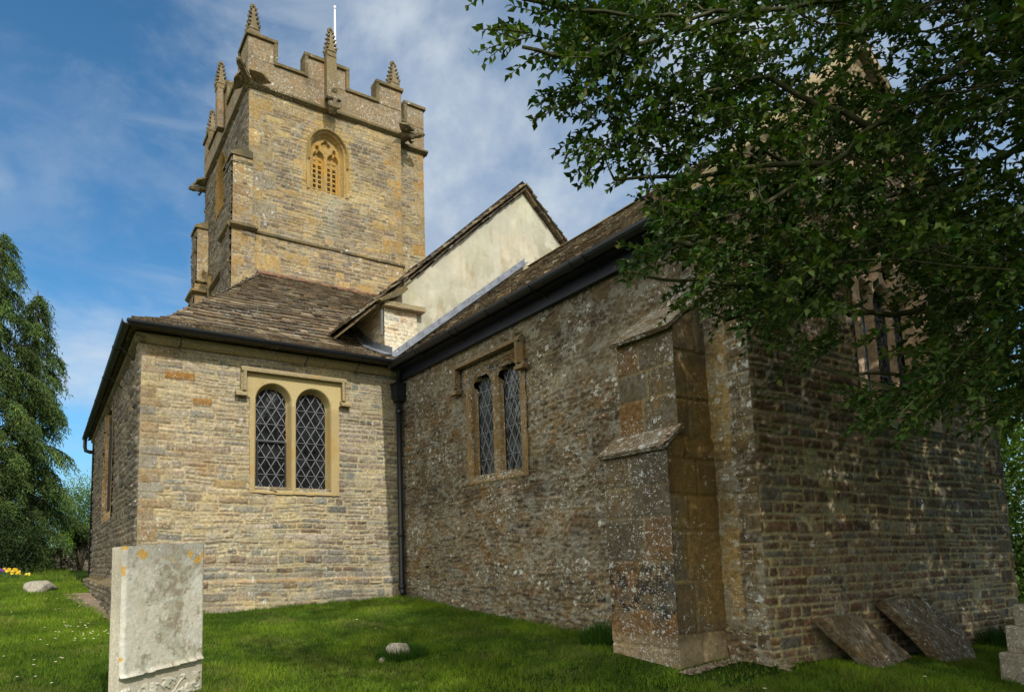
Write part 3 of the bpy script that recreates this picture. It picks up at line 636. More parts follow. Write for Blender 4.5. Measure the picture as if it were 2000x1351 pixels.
# ---- chancel
CH_HOLE = [(5.78, 6.76, 1.04, 2.34)]
def hf_chan(U, V):
    h, c = masonry(U, V, CHAN, 409)
    h, c = blocks_over(U, V, h, c, quoin(3.03, 1, -.95, 2.9, 14, [(118, 102, 78), (112, 100, 82), (122, 104, 72), (104, 92, 74)], .10, .16, .08, .17) , 17, .02)
    # pale mortar smear beside the buttress
    e = .05 * fbm(U * 4, V * 5, 91, 3); k = (sstep(U + e, 3.19, 3.23) * sstep(V, -.65, -.5) * (1 - sstep(V, 1.75, 1.95)))[..., None] * (U < 3.5)[..., None] * .85
    return h * (1 - .6 * k[..., 0]), c * (1 - k) + np.array(srgb(176, 150, 98)) * (1 + .3 * fbm(U * 9, V * 9, 95, 3))[..., None] * k
chancel = hfield('chancel', (4.95, 0, 0), (0, 1, 0), (-1, 0, 0), 3.03, 8.72, -1.05, 3.0, .0135, hf_chan, MATS['rubble_chancel'], church, holes=CH_HOLE, taper=.03,
                 label='chancel of rough dark rubble with shaded side wall and stepped buttress')
AP = (7.2, 5.02)
def gtop(U): return np.where(U < AP[0], 2.98 + (U - 4.9) * (AP[1] - 2.98) / (AP[0] - 4.9), 2.98 + (9.55 - U) * (AP[1] - 2.98) / (9.55 - AP[0]))
def hf_east(U, V):
    h, c = masonry(U, V, EAST, 517)
    h, c = blocks_over(U, V, h, c, quoin(9.58, -1, -1.0, 2.9, 25, [(104, 92, 70), (96, 78, 54)], .16, .36, .1, .2), 27, .02)
    return h, c
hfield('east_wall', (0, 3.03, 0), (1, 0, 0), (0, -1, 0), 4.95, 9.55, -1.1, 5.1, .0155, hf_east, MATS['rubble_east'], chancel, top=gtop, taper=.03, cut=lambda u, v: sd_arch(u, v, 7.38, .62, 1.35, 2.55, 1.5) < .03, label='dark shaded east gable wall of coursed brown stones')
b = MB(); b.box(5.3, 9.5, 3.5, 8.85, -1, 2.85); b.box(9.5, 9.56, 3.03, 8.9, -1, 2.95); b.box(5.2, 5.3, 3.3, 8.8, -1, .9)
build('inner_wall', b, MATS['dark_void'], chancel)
# chancel two-light window
C1 = (6.555, .185, .985, 2.12); C2 = (6.025, .18, .985, 2.13)
def sd_c(U, V, g=0.): return np.minimum(sd_arch(U, V, C1[0], C1[1] + g, C1[2] - g * .3, C1[3], 1.25), sd_arch(U, V, C2[0], C2[1] + g, C2[2] - g * .3, C2[3], 1.25))
def cusp(U, V, C):          # cinquefoil head: union of small circles leaves cusps between them
    d = np.full(U.shape, 9.)
    for a, rr in ((0, .075), (70, .075), (-70, .075), (125, .085), (-125, .085)):
        q = math.radians(a); d = np.minimum(d, np.hypot(U - C[0] - .112 * math.sin(q), V - (C[3] + .06) - .125 * math.cos(q)) - rr)
    body = np.maximum(np.abs(U - C[0]) - C[1] + .01, V - C[3] + .02); return np.minimum(np.minimum(d, np.hypot(U - C[0], V - C[3] - .06) - .075), np.maximum(body, C[2] - V))
def sd_cc(U, V): return np.minimum(cusp(U, V, C1), cusp(U, V, C2))
def hf_cwin(U, V):
    d = sd_c(U, V, .06); d2 = sd_cc(U, V)
    h = .022 + jamb_profile(d, .13, .10); h = np.where((d < -.05), np.minimum(h, -.07), h)
    h = np.where(d2 < .0, np.nan, h)
    e = .05 * fbm(U * 6, V * 6, 83, 4); h = np.where(((U + e < 5.68) | (U + e > 6.88)) & (V < 2.3) | (V + e < .93), np.nan, h)
    h = np.where((V < 1.0) & (V > .93) , .022 - (V - .93) * 1.2, h) if False else h
    # sunk spandrels
    sp = (V > 2.25) & (d > .012) & (V < 2.44) & (np.abs(U - 6.555) < .28) | (V > 2.25) & (d > .012) & (V < 2.44) & (np.abs(U - 6.025) < .28)
    h = np.where(sp, h - .03, h) + .004 * fbm(U * 18, V * 18, 31)
    c = np.ones(U.shape + (3,)) * np.array(srgb(136, 112, 74)); 
    pale = ((d < -.01) & (V < 1.06))[..., None] * .7; c = c * (1 - pale) + np.array(srgb(196, 172, 120)) * pale
    gr = sstep(fbm(U * 3, V * 3, 77, 3), .02, .14)[..., None] * .6; c = c * (1 - gr) + np.array(srgb(138, 108, 62)) * gr
    return h, c
stone_mat('chancel_window_stone', gain=.78, crust=.3, white=1.0, dark=.2, ochre=.3, spots=12, fine=34, bump_s=.5, ochre_col=(.34, .18, .035), white_col=(.6, .6, .57))
hfield('window', (4.95, 0, 0), (0, 1, 0), (-1, 0, 0), 5.63, 6.93, .90, 2.50, .0075, hf_cwin, MATS['chancel_window_stone'], chancel, skirt=.06, label='twin cusped leaded window in mossy brown stone')
P2 = lambda u, v, d: (5.045 - d, u, v)
b = MB()
for C_ in (C1, C2): panes(b, P2, (C_[0] - .2, C_[0] + .2), (.97, 2.42), .135, .27, .09)
build('window_glass', b, MATS['pale_glass'], chancel)
for C_ in (C1, C2):
    b = MB(); sd = lambda u, v, C_=C_: cusp(u, v, C_)
    came(b, sd, P2, (C_[0] - .2, C_[0] + .2), (.97, 2.42), .135, .27, .010, .002, [((C_[0] - .2, z), (C_[0] + .2, z), .008) for z in (1.25, 1.6, 1.95, 2.15)])
    build('window_lattice', b, MATS['lead_came'], chancel)
b = MB()
for C_ in (C1, C2): b.prism([(4.95, C_[0] - .19, .93), (4.93, C_[0] - .19, .96), (5.05, C_[0] - .19, 1.005), (5.05, C_[0] - .19, .93)], (0, .38, 0))
build('window_sill', b, MATS['new_stone'], chancel, jitter=.003)
hood('hood_mould', lambda u, v, d: (4.915 - d, u, v), 5.74, 6.98, 2.60, 2.26, MATS['brown_stone'], chancel, stop=.13, t=.08, pr=.09)
# east window of three lights
def hf_ewin(U, V):
    d = sd_arch(U, V, 7.38, .62, 1.35, 2.55, 1.5); h = .02 + jamb_profile(d, .16, .09)
    lights = np.minimum(np.minimum(sd_arch(U, V, 7.01, .14, 1.45, 2.45, 1.2), sd_arch(U, V, 7.38, .15, 1.45, 2.45, 1.2)), sd_arch(U, V, 7.75, .14, 1.45, 2.45, 1.2))
    upper = np.minimum(np.hypot(U - 7.20, V - 2.82) - .1, np.hypot(U - 7.56, V - 2.82) - .1); upper = np.minimum(upper, np.hypot(U - 7.38, V - 3.05) - .09)
    li = np.minimum(lights, upper); h = np.where(d < -.05, np.maximum(-.14, np.minimum(-.06 - .08 * sstep(-li, -.05, 0), -.06)), h)
    h = np.where(li < 0, np.nan, h); h = np.where(d > .16, np.nan, h)
    return h, np.ones(U.shape + (3,)) * np.array(srgb(206, 176, 146))
stone_mat('east_window_stone', white=.9, dark=.2, ochre=.3, spots=9, fine=30, bump_s=.4)
hfield('east_window', (0, 3.03, 0), (1, 0, 0), (0, -1, 0), 6.58, 8.18, 1.2, 3.5, .013, hf_ewin, MATS['east_window_stone'], chancel, label='three-light traceried window in the shaded east gable')
P3 = lambda u, v, d: (u, 3.185 - d, v)
b = MB(); panes(b, P3, (6.78, 7.98), (1.4, 3.25), .11, .16, .03); build('window_glass', b, MATS['pale_glass'], chancel)
b = MB(); sd = lambda u, v: np.minimum(np.minimum(sd_arch(u, v, 7.01, .14, 1.45, 2.45, 1.2), sd_arch(u, v, 7.38, .15, 1.45, 2.45, 1.2)), sd_arch(u, v, 7.75, .14, 1.45, 2.45, 1.2))
came(b, sd, P3, (6.78, 7.98), (1.4, 3.25), .11, .16, .007, .002, [((6.78, z), (7.98, z), .014) for z in (1.75, 2.05, 2.35)]); build('window_lattice', b, MATS['lead_came'], chancel)
# chancel roof (ridge rises slightly towards the nave)
def er(y): k = (y - 3.1) / 5.8; return np.array([7.2 + .7 * k, y, 4.88 + .52 * k])
CE = np.array([4.70, 0, 2.93])
def S3(u, t):
    e = np.array([CE[0], u, CE[2]]); r_ = er(u); l = np.linalg.norm(r_ - e); p = e + (r_ - e) * t / l
    p[2] -= .03 * math.sin(max(0, min(1, (u - 3) / 5.8)) * math.pi); return p
def N3(u, t): r_ = er(u); a = np.array([r_[0] - CE[0], r_[2] - CE[2]]); l = np.linalg.norm(a); return (-a[1] / l, 0, a[0] / l)
mb = MB(); rows3 = rows_to(3.42, .20, .12); slates(mb, S3, N3, lambda t: 3.2, lambda t: 8.86, rows3, (.13, .34), .026, 8)
for side in (0,):
    a, b_ = er(3.1), er(8.95)
    mb.add([(4.80, 3.1, 2.985), (4.80, 8.95, 2.985), b_ - (0, 0, .04), a - (0, 0, .04), (9.7, 3.1, 2.9), (10.9, 8.95, 2.9)], [(0, 3, 2, 1), (3, 4, 5, 2), (0, 1, 5, 4)], col=SLP[2])
build('slate_roof', mb, MATS['slate'], chancel)
b = MB(); y = 3.2
while y < 8.8:
    p, q = er(y), er(min(y + .4, 8.9)); b.sweep([(-.12, -.05), (-.02, .03), (.02, .03), (.12, -.05)], p + (0, 0, .02), q + (0, -.006, .02), (1, 0, 0), (0, 0, 1)); y += .4
build('ridge_tiles', b, MATS['coping_stone'], chancel, jitter=.006)
gutter('gutter', (4.665, 8.42, 2.985), (4.665, 3.08, 2.965), (1, 0, 0), chancel, r=.068, joints=5)
for y in np.arange(3.6, 8.5, .8):
    b = MB(); b.tube([(4.88, y, 2.86), (4.76, y + .01, 2.905), (4.62, y, 2.90), (4.585, y, 2.96)], .008, 5); build('gutter_bracket', b, MATS['cast_iron'], chancel)
b = MB(); b.box(4.875, 4.93, 3.05, 8.68, 2.775, 2.96); b.box(4.735, 4.875, 3.05, 8.60, 2.915, 2.935); build('fascia_board', b, MATS['fascia_paint'], chancel)
# gable coping and cross
b = MB()
for s in (-1, 1):
    x0, x1 = (4.72, 7.2) if s < 0 else (9.75, 7.2); n = 5
    for k in range(n):
        a0 = x0 + (x1 - x0) * k / n; a1 = x0 + (x1 - x0) * (k + 1) / n - .006 * np.sign(x1 - x0)
        zt = lambda x: 3.0 + abs(x - x0) * (5.12 - 3.0) / abs(x1 - x0)
        b.add([(a0, 2.94, zt(a0) - .02), (a0, 3.32, zt(a0) - .02), (a0, 3.32, zt(a0) + .09), (a0, 3.13, zt(a0) + .15), (a0, 2.94, zt(a0) + .09), (a1, 2.94, zt(a1) - .02), (a1, 3.32, zt(a1) - .02), (a1, 3.32, zt(a1) + .09), (a1, 3.13, zt(a1) + .15), (a1, 2.94, zt(a1) + .09)],
              [(0, 1, 6, 5), (1, 2, 7, 6), (2, 3, 8, 7), (3, 4, 9, 8), (4, 0, 5, 9), (0, 4, 3, 2, 1), (5, 6, 7, 8, 9)])
build('gable_coping', b, MATS['ham_stone'], chancel, jitter=.006)
b = MB(); cx, cy = 7.2, 3.13
b.box(cx - .10, cx + .10, cy - .10, cy + .10, 5.12, 5.34); b.box(cx - .04, cx + .04, cy - .04, cy + .04, 5.34, 5.80); b.box(cx - .16, cx - .042, cy - .038, cy + .038, 5.57, 5.65); b.box(cx + .042, cx + .16, cy - .038, cy + .038, 5.57, 5.65)
build('gable_cross', b, MATS['ham_stone'], chancel, bevel=.01, jitter=.004)

# buttress against the chancel side wall
def hf_but(seed):
    def f(U, V):
        h = .014 * fbm(U * 14, V * 14, seed, 5) + .02 * fbm(U * 2.5, V * 2.5, seed + 4, 3); rr = np.random.default_rng(seed)
        z = -1.0; zs = []
        while z < 2.4: zs.append(z); z += .24 + .20 * rr.random()
        zs = np.array(zs); pal = [np.array(srgb(*c)) for c in ((118, 92, 62), (106, 90, 68), (124, 94, 58), (104, 94, 76), (118, 102, 78))]
        ri = np.clip(np.searchsorted(zs, V) - 1, 0, len(zs) - 1); c = np.array([pal[rr.integers(5)] for _ in range(len(zs) * 4)])
        ub = (U - U.min()) / (U.max() - U.min()); sp = np.array([.3 + .4 * rr.random() for _ in zs])
        side = (ub > sp[ri]).astype(int); du = np.abs(ub - sp[ri]) * (U.max() - U.min()); dz = np.minimum(np.abs(V - zs[ri]), np.abs(V - zs[np.minimum(ri + 1, len(zs) - 1)]))
        j = np.exp(-(np.minimum(du, dz) / .006) ** 2); col = c[ri * 2 + side] * (1 + .3 * fbm(U * 8, V * 8, seed + 7, 4))[..., None]
        low = sstep(-V, .62, .72)[..., None]; col = col * (1 - .7 * low) + np.array(srgb(178, 158, 124)) * .7 * low
        j = np.exp(-(np.minimum(du, dz) / .009) ** 2); jj = (j * (.5 + .5 * sstep(fbm(U * 3, V * 3, seed + 9, 2), -.1, .1)))[..., None] * .7
        col = col * (1 - jj) + np.array(srgb(170, 150, 104)) * jj
        return h - .016 * j, col
    return f
def hf_butside(seed):
    f0 = hf_but(seed)
    def f(U, V):
        h, col = f0(U, V); k = sstep(fbm(U * 2.2 + 3, V * 2.4, seed + 19, 3) + .25 * (U - U.min()) / (U.max() - U.min()), .03, .16)[..., None] * .75 * sstep(V, -.62, -.5)[..., None] * (1 - sstep(V, 1.5, 1.7))[..., None]
        return h, col * (1 - k) + np.array(srgb(128, 104, 60)) * k
    return f
buttress = hfield('buttress', (4.36, 0, 0), (0, 1, 0), (-1, 0, 0), 3.38, 4.04, -1.05, .90, .016, hf_but(3), MATS['buttress_stone'], chancel, label='two-stage buttress spotted with white lichen')
for (nm, X, y0, y1, z0, z1, sd_) in (('buttress_face', 4.54, 3.40, 3.98, .85, 1.93, 5),):
    hfield(nm, (X, 0, 0), (0, 1, 0), (-1, 0, 0), y0, y1, z0, z1, .016, hf_but(sd_), MATS['buttress_stone'], chancel)
hfield('buttress_side', (0, 3.38, 0), (1, 0, 0), (0, -1, 0), 4.36, 4.97, -1.05, .95, .016, hf_butside(7), MATS['buttress_cheek'], chancel)
hfield('buttress_side', (0, 3.40, 0), (1, 0, 0), (0, -1, 0), 4.54, 4.97, .90, 2.2, .016, hf_butside(9), MATS['buttress_cheek'], chancel, top=lambda U: 1.90 + (U - 4.54) * .62)
b = MB(); b.box(4.39, 4.96, 3.41, 4.02, -1.05, .84); b.prism([(4.57, 3.43, .8), (4.96, 3.43, .8), (4.96, 3.43, 2.1), (4.57, 3.43, 1.86)], (0, .53, 0)); build('buttress_core', b, MATS['brown_stone'], chancel)
def weather(x0, z0, x1, z1, y0, y1):
    b = MB(); d = np.array([x1 - x0, z1 - z0]); d /= np.linalg.norm(d); n = np.array([-d[1], d[0]]) * .038
    b.prism([(x0, y0, z0), (x1, y0, z1), (x1 + n[0], y0, z1 + n[1]), (x0 + n[0], y0, z0 + n[1])], (0, y1 - y0, 0)); return b
build('buttress_weathering', weather(4.32, .83, 4.58, 1.03, 3.365, 4.06), MATS['weathering_slab'], chancel, bevel=.008, sub=3, jitter=.008)
build('buttress_weathering', weather(4.48, 1.85, 4.97, 2.22, 3.385, 4.00), MATS['weathering_slab'], chancel, bevel=.008, sub=3, jitter=.008)

# ---- nave east gable
def nv(x): return 3.73 + .89 * (x - 4.19) if x < 7.85 else 3.73 + .89 * (7.85 - 4.19) - .89 * (x - 7.85)
def hf_render(U, V):
    h = .03 * fbm(U * 1.3, V * 1.3, 2, 3) + .010 * fbm(U * 7, V * 7, 4, 4)
    c = np.ones(U.shape + (3,)) * np.array(srgb(184, 179, 160))
    for col_, sc_, sd_, lo, a in (((198, 182, 156), (1.6, 1.1), 5, .02, .5), ((172, 172, 138), (1.9, .9), 9, .06, .45), ((150, 134, 96), (3.5, 1.2), 15, .13, .5), ((206, 200, 178), (2.5, 2.), 21, .05, .5)):
        k = sstep(fbm(U * sc_[0], V * sc_[1], sd_, 5), lo, lo + .16)[..., None] * a; c = c * (1 - k) + np.array(srgb(*col_)) * k
    st = sstep(fbm(U * 11, V * .8, 31, 4), .06, .2)[..., None] * .14; c = c * (1 - st) + np.array(srgb(150, 140, 112)) * st
    rf = 2.98 + (U - 4.70) * .772; k = (np.exp(-np.clip(V - rf - .15, 0, 9) / .35) * sstep(fbm(U * 6, V * 5, 41, 4), -.05, .12) * .5)[..., None]; c = c * (1 - k) + np.array(srgb(128, 120, 92)) * k
    cr = np.exp(-((fbm(U * 1.2 + 3, V * 1.4, 51, 4)) / .004) ** 2)[..., None] * .25; c = c * (1 - cr) + np.array(srgb(110, 100, 78)) * cr
    return h, c
nave = hfield('nave', (0, 8.93, 0), (1, 0, 0), (0, -1, 0), 4.86, 10.9, 2.6, 6.8, .022, hf_render, MATS['render'], church,
              top=lambda U: np.where(U < 7.85, 3.73 + .89 * (U - 4.19), 3.73 + .89 * (11.51 - U)) - .085 + .03 * fbm(U * 3, U * 0, 6, 2), label='nave gable rendered in cream with stone slate verges')
hfield('pier', (0, 8.885, 0), (1, 0, 0), (0, -1, 0), 4.78, 5.40, 2.9, 4.07, .0135, lambda U, V: masonry(U, V, PIER, 611), MATS['pier_stone'], nave)
hfield('nave_side_wall', (4.79, 0, 0), (0, 1, 0), (-1, 0, 0), 8.88, 13.2, 2.9, 4.2, .02, lambda U, V: masonry(U, V, PIER, 612), MATS['pier_stone'], nave)
b = MB(); b.box(4.81, 5.39, 8.90, 13.1, 2.8, 4.05); b.box(5.45, 10.8, 9.1, 13.1, 2.0, 3.9); b.prism([(4.9, 9.0, 3.9), (10.8, 9.0, 3.9), (7.85, 9.0, 6.75)], (0, 4.1, 0)); b.box(10.8, 10.88, 8.95, 13.2, -1, 3.9); build('inner_wall', b, MATS['mortar'], nave)
b = MB(); b.box(4.74, 5.52, 8.78, 8.95, 4.075, 4.16); build('kneeler_stone', b, MATS['ham_stone'], nave, bevel=.01, sub=2, jitter=.012)
mb = MB(); NT = math.hypot(3.66 + .0, 3.66 * .89)
def S4(u, t): return (4.19 + t / 1.3387, u, 3.73 + .89 * t / 1.3387)
N4 = lambda u, t: (-.6648, 0, .747)
def S5(u, t): return (11.51 - t / 1.3387, u, 3.73 + .89 * t / 1.3387)
N5 = lambda u, t: (.6648, 0, .747)
rw = rows_to(4.9, .19, .16)
slates(mb, S4, N4, lambda t: 8.83, lambda t: 13.2, rw, (.15, .4), .034, 21); slates(mb, S5, N5, lambda t: 8.83, lambda t: 13.2, rw, (.15, .4), .034, 22)
# undercloak slabs along both verges
for k in range(24):
    for S_, N_, sg in ((S4, N4, 0), (S5, N5, 1)):
        t0 = .02 + k * .203; t1 = t0 + .215; n = np.array(N_(0, 0)); o = .0 + .02 * rnd.random(); gg = .6 + .5 * rnd.random(); c = tuple(x * gg for x in SLP[rnd.randrange(5)])
        y0 = 8.85 - .025 * rnd.random(); ps = [np.array(S_(y0, t0)) - n * (.035 + o), np.array(S_(y0, t1)) - n * (.022 + o), np.array(S_(y0, t1)) - n * .0, np.array(S_(y0, t0)) - n * .0]
        mb.prism(ps, (0, .2, 0), col=c)
mb.add([S4(8.8, 0), S4(13.2, 0), S4(13.2, 4.9), S4(8.8, 4.9), S5(8.8, 0), S5(13.2, 0)], [(0, 3, 2, 1), (3, 4, 5, 2)], col=SLP[3])
build('slate_roof', mb, MATS['slate'], nave)
b = MB(); y = 8.80
while y < 13.1: b.sweep([(-.16, -.10), (-.13, -.04), (0, .06), (.13, -.04), (.16, -.10), (0, .02)], (7.85, y, 6.985), (7.85, y + .44, 6.985), (1, 0, 0), (0, 0, 1)); y += .45
build('ridge_tiles', b, MATS['coping_stone'], nave, jitter=.01)
b = MB(); b.prism([(4.22, 8.86, 3.685), (4.83, 8.86, 4.23), (4.83, 8.86, 4.29), (4.22, 8.86, 3.735)], (0, 4.2, 0)); build('soffit', b, MATS['ham_stone'], nave, jitter=.004)
# first big verge stone at the foot of the left rake
b = MB(); b.prism([(4.66, 8.72, 4.10), (5.02, 8.72, 4.26), (5.16, 8.72, 4.40), (5.10, 8.72, 4.46), (4.60, 8.72, 4.12)], (0, .22, 0)); build('verge_stone', b, MATS['coping_stone'], nave, bevel=.012, jitter=.012)
# lead flashings
b = MB()
n = 9
for k in range(n):
    x0 = 4.86 + (7.80 - 4.86) * k / n; x1 = 4.86 + (7.80 - 4.86) * (k + 1) / n - .008
    zl = lambda x: 2.98 + (x - 4.70) * (5.40 - 2.93) / (7.9 - 4.70) + .05
    up = .145; b.prism([(x0, 8.868, zl(x0)), (x1, 8.868, zl(x1)), (x1, 8.868, zl(x1) + up), (x0, 8.868, zl(x0) + up)], (0, .012, 0))
    b.prism([(x0, 8.866, zl(x0) + .035), (x1, 8.866, zl(x1) + .035), (x1, 8.76, zl(x1) + .02), (x0, 8.76, zl(x0) + .02)], (-.008, 0, .012))
build('lead_flashing', b, MATS['lead'], nave)
b = MB()
for k in range(4):
    y0 = 8.62 + .33 * k; y1 = y0 + .325
    def zr(y): return 3.46 + (y - 9.35) * (6.16 - 3.46) / (12.97 - 9.35) if y > 9.35 else 3.03 + (y - 8.42) * .4624
    b.prism([(4.772, y0, zr(y0) + .03), (4.772, y1, zr(y1) + .03), (4.772, y1, zr(y1) + .20), (4.772, y0, zr(y0) + .20)], (.01, 0, 0))
    b.prism([(4.77, y0, zr(y0) + .075), (4.77, y1, zr(y1) + .075), (4.62, y1, zr(y1) + .065), (4.62, y0, zr(y0) + .065)], (0, -.004, .012))
b.tube([(4.73, 8.87, 4.03), (4.73, 8.87, 3.60)], .016, 6)
build('lead_flashing', b, MATS['lead'], vestry)

# ---- downpipe in the corner
b = MB(); px_, py_ = 4.855, 8.58
b.tube([(px_, py_, 2.50), (px_, py_, -.42), (px_ - .005, py_ - .02, -.49), (px_ - .03, py_ - .09, -.535)], .042, 12)
for z in (2.28, .36, -.43): b.tube([(px_, py_, z - .03), (px_, py_, z - .025), (px_, py_, z + .03)], [.052, .056, .056], 12)
down = build('downpipe', b, MATS['cast_iron'], church, smooth=True)
b = MB(); b.add([(px_ - .06, py_ - .06, 2.44), (px_ + .06, py_ - .06, 2.44), (px_ + .06, py_ + .06, 2.44), (px_ - .06, py_ + .06, 2.44), (px_ - .095, py_ - .09, 2.53), (px_ + .085, py_ - .09, 2.53), (px_ + .085, py_ + .07, 2.53), (px_ - .095, py_ + .07, 2.53),
        (px_ - .095, py_ - .09, 2.70), (px_ + .085, py_ - .09, 2.70), (px_ + .085, py_ + .07, 2.70), (px_ - .095, py_ + .07, 2.70)], [(3, 2, 1, 0)] + [(i, (i + 1) % 4, 4 + (i + 1) % 4, 4 + i) for i in range(4)] + [(4 + i, 4 + (i + 1) % 4, 8 + (i + 1) % 4, 8 + i) for i in range(4)] + [(8, 9, 10, 11)])
b.box(px_ - .11, px_ + .10, py_ - .105, py_ + .08, 2.70, 2.725); build('hopper', b, MATS['cast_iron'], down)
b = MB(); b.tube([(px_, py_, 2.72), (px_, py_ - .03, 2.86), (px_ - .07, py_ - .17, 2.97)], .036, 10); build('pipe_offset', b, MATS['cast_iron'], down, smooth=True)

# ---- tower
TX0, TX1, TY0, TY1 = 3.74, 7.66, 13.2, 17.55
def tw_quoins():
    q = quoin(TX0 - .02, 1, 5.4, 10.5, 33, [(178, 156, 112), (190, 160, 104), (160, 146, 120)], .3, .62, .2, .38)
    q += quoin(TX1 + .02, -1, 5.4, 10.5, 34, [(178, 152, 108), (186, 150, 90)], .25, .5, .2, .36)
    r = random.Random(9)
    for _ in range(26):
        u = TX0 + .3 + r.random() * 3.3; v = 5.6 + r.random() * 4.6
        if 5.0 < u < 6.2 and v > 8.4: continue
        q.append((u, u + .18 + .3 * r.random(), v, v + .12 + .12 * r.random(), r.choice([(192, 160, 104), (190, 168, 118), (190, 158, 104), (182, 162, 122)])))
    return q
BW = (5.645, .47, 8.60, 9.62, 1.12)
def hf_tw(U, V):
    h, c = masonry(U, V, TOWR, 701); h, c = blocks_over(U, V, h, c, tw_quoins(), 43, .015)
    v = ((U > 4.98) & (U < 6.30) & (V > 8.5) & (V < 10.45) & (np.hypot((U - 5.63) / .66, np.maximum(V - 9.6, 0) / .82) < 1))[..., None] * .6
    c = c * (1 - v) + np.array(srgb(206, 172, 104)) * v
    # grey run-off stain below the belfry window
    s = (np.exp(-((U - 5.75 - .05 * np.sin(V * 3)) / .22) ** 2) * sstep(V, 7.2, 7.6) * (1 - sstep(V, 8.55, 8.7)) * .5)[..., None]
    c = c * (1 - s) + np.array(srgb(182, 180, 160)) * s
    low = (1 - sstep(V, 7.14, 7.18))[..., None] * .4; c = c * (1 - low) + c * 1.12 * low
    return h + .06 * (1 - sstep(V, 7.13, 7.2)), c
tower = hfield('tower', (0, TY0, 0), (1, 0, 0), (0, -1, 0), TX0, TX1, 4.2, 10.62, .021, hf_tw, MATS['rubble_tower'], church, cut=lambda u, v: sd_arch(u, v, BW[0], BW[1], BW[2], BW[3], BW[4]) < .02, taper=.03,
               label='battlemented square tower of golden rubble with crocketed pinnacles')
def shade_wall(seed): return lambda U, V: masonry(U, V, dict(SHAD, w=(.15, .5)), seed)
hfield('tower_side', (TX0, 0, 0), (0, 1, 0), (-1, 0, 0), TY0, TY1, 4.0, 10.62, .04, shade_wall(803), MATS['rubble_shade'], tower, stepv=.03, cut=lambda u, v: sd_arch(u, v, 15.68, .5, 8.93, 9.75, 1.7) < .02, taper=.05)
hfield('stair_turret', (0, 13.52, 0), (1, 0, 0), (0, -1, 0), TX1 - .05, 8.52, 4.2, 10.62, .022, lambda U, V: blocks_over(U, V, *masonry(U, V, TOWR, 905), quoin(8.55, -1, 5.4, 10.6, 36, [(186, 146, 84), (176, 152, 108)], .2, .38, .2, .34), 44), MATS['rubble_tower'], tower)
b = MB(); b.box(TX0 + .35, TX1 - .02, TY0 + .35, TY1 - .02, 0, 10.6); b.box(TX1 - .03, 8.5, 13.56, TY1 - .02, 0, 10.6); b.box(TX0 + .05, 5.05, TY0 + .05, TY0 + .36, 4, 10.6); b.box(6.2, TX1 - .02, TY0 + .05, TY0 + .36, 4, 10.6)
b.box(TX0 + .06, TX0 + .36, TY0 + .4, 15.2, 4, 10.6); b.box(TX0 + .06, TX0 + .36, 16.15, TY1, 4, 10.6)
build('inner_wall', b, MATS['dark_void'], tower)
b = MB(); b.box(8.50, 8.53, 13.54, TY1, 0, 10.62); b.box(TX0, 8.52, TY1 - .02, TY1 + .01, 0, 10.62); build('rear_wall', b, MATS['ham_stone'], tower)
# corner and rear angle buttresses
def tbut(x0, x1, yf, yd, z0, z1, seed, name='tower_buttress', mat='rubble_tower'):
    o = hfield(name, (0, yf, 0), (1, 0, 0), (0, -1, 0), x0, x1, z0, z1, .021, lambda U, V: blocks_over(U, V, *masonry(U, V, TOWR, seed), quoin(x0 - .01, 1, z0, z1, seed, [(178, 146, 96), (168, 140, 100), (190, 164, 116)], .2, .34, .18, .32), seed + 5), MATS[mat], tower)
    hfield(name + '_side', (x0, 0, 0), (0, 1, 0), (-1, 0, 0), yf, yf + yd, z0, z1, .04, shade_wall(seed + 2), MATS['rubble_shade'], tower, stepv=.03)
    b = MB(); b.box(x0 + .04, x1 - .01, yf + .04, yf + yd, z0, z1); build(name + '_core', b, MATS['ham_stone'], tower); return o
tbut(3.36, 3.80, 13.10, .7, 7.2, 8.82, 61); tbut(3.33, 3.84, 13.04, .8, 4.2, 7.14, 63)
tbut(3.40, 3.78, 16.95, .6, 7.5, 9.0, 65); tbut(3.34, 3.80, 16.9, .7, 3.5, 7.4, 67)
b = MB(); b.prism([(3.30, 13.06, 8.82), (3.8, 13.06, 8.82), (3.8, 13.06, 8.98), (3.62, 13.06, 9.02), (3.30, 13.06, 8.88)], (0, .75, 0)); b.box(3.32, 3.80, 13.07, 13.8, 8.66, 8.72); build('buttress_weathering', b, MATS['coping_stone'], tower, jitter=.006)
b = MB(); b.prism([(3.34, 16.9, 9.0), (3.8, 16.9, 9.0), (3.8, 16.9, 9.3), (3.34, 16.9, 9.06)], (0, .65, 0)); build('buttress_weathering', b, MATS['coping_stone'], tower, jitter=.006)
# string courses
sp = [(0, -.07), (.03, -.07), (.11, -.02), (.11, .03), (.0, .09)]
def strc(name, pts, z, par=tower):
    b = MB()
    for (p, q, sd_) in pts: b.sweep(sp, (p[0], p[1], z), (q[0], q[1], z), sd_, (0, 0, 1))
    return build(name, b, MATS['coping_stone'], par, jitter=.007)
strc('string_course', [((TX0 + .08, TY0), (TX1, TY0), (0, -1, 0)), ((3.28, 13.03), (3.88, 13.03), (0, -1, 0)), ((3.33, 13.0), (3.33, 13.85), (-1, 0, 0)), ((TX0, 13.85), (TX0, 16.9), (-1, 0, 0)), ((3.25, 16.9), (3.85, 16.9), (0, -1, 0)), ((3.34, 16.85), (3.34, 17.6), (-1, 0, 0))], 7.17)
strc('parapet_string', [((TX0 - .02, TY0), (TX1 + .06, TY0), (0, -1, 0)), ((TX0, TY0 - .03), (TX0, TY1 + .05), (-1, 0, 0)), ((TX1, 13.52), (8.62, 13.52), (0, -1, 0)), ((8.53, 13.5), (8.53, TY1), (1, 0, 0))], 10.66)
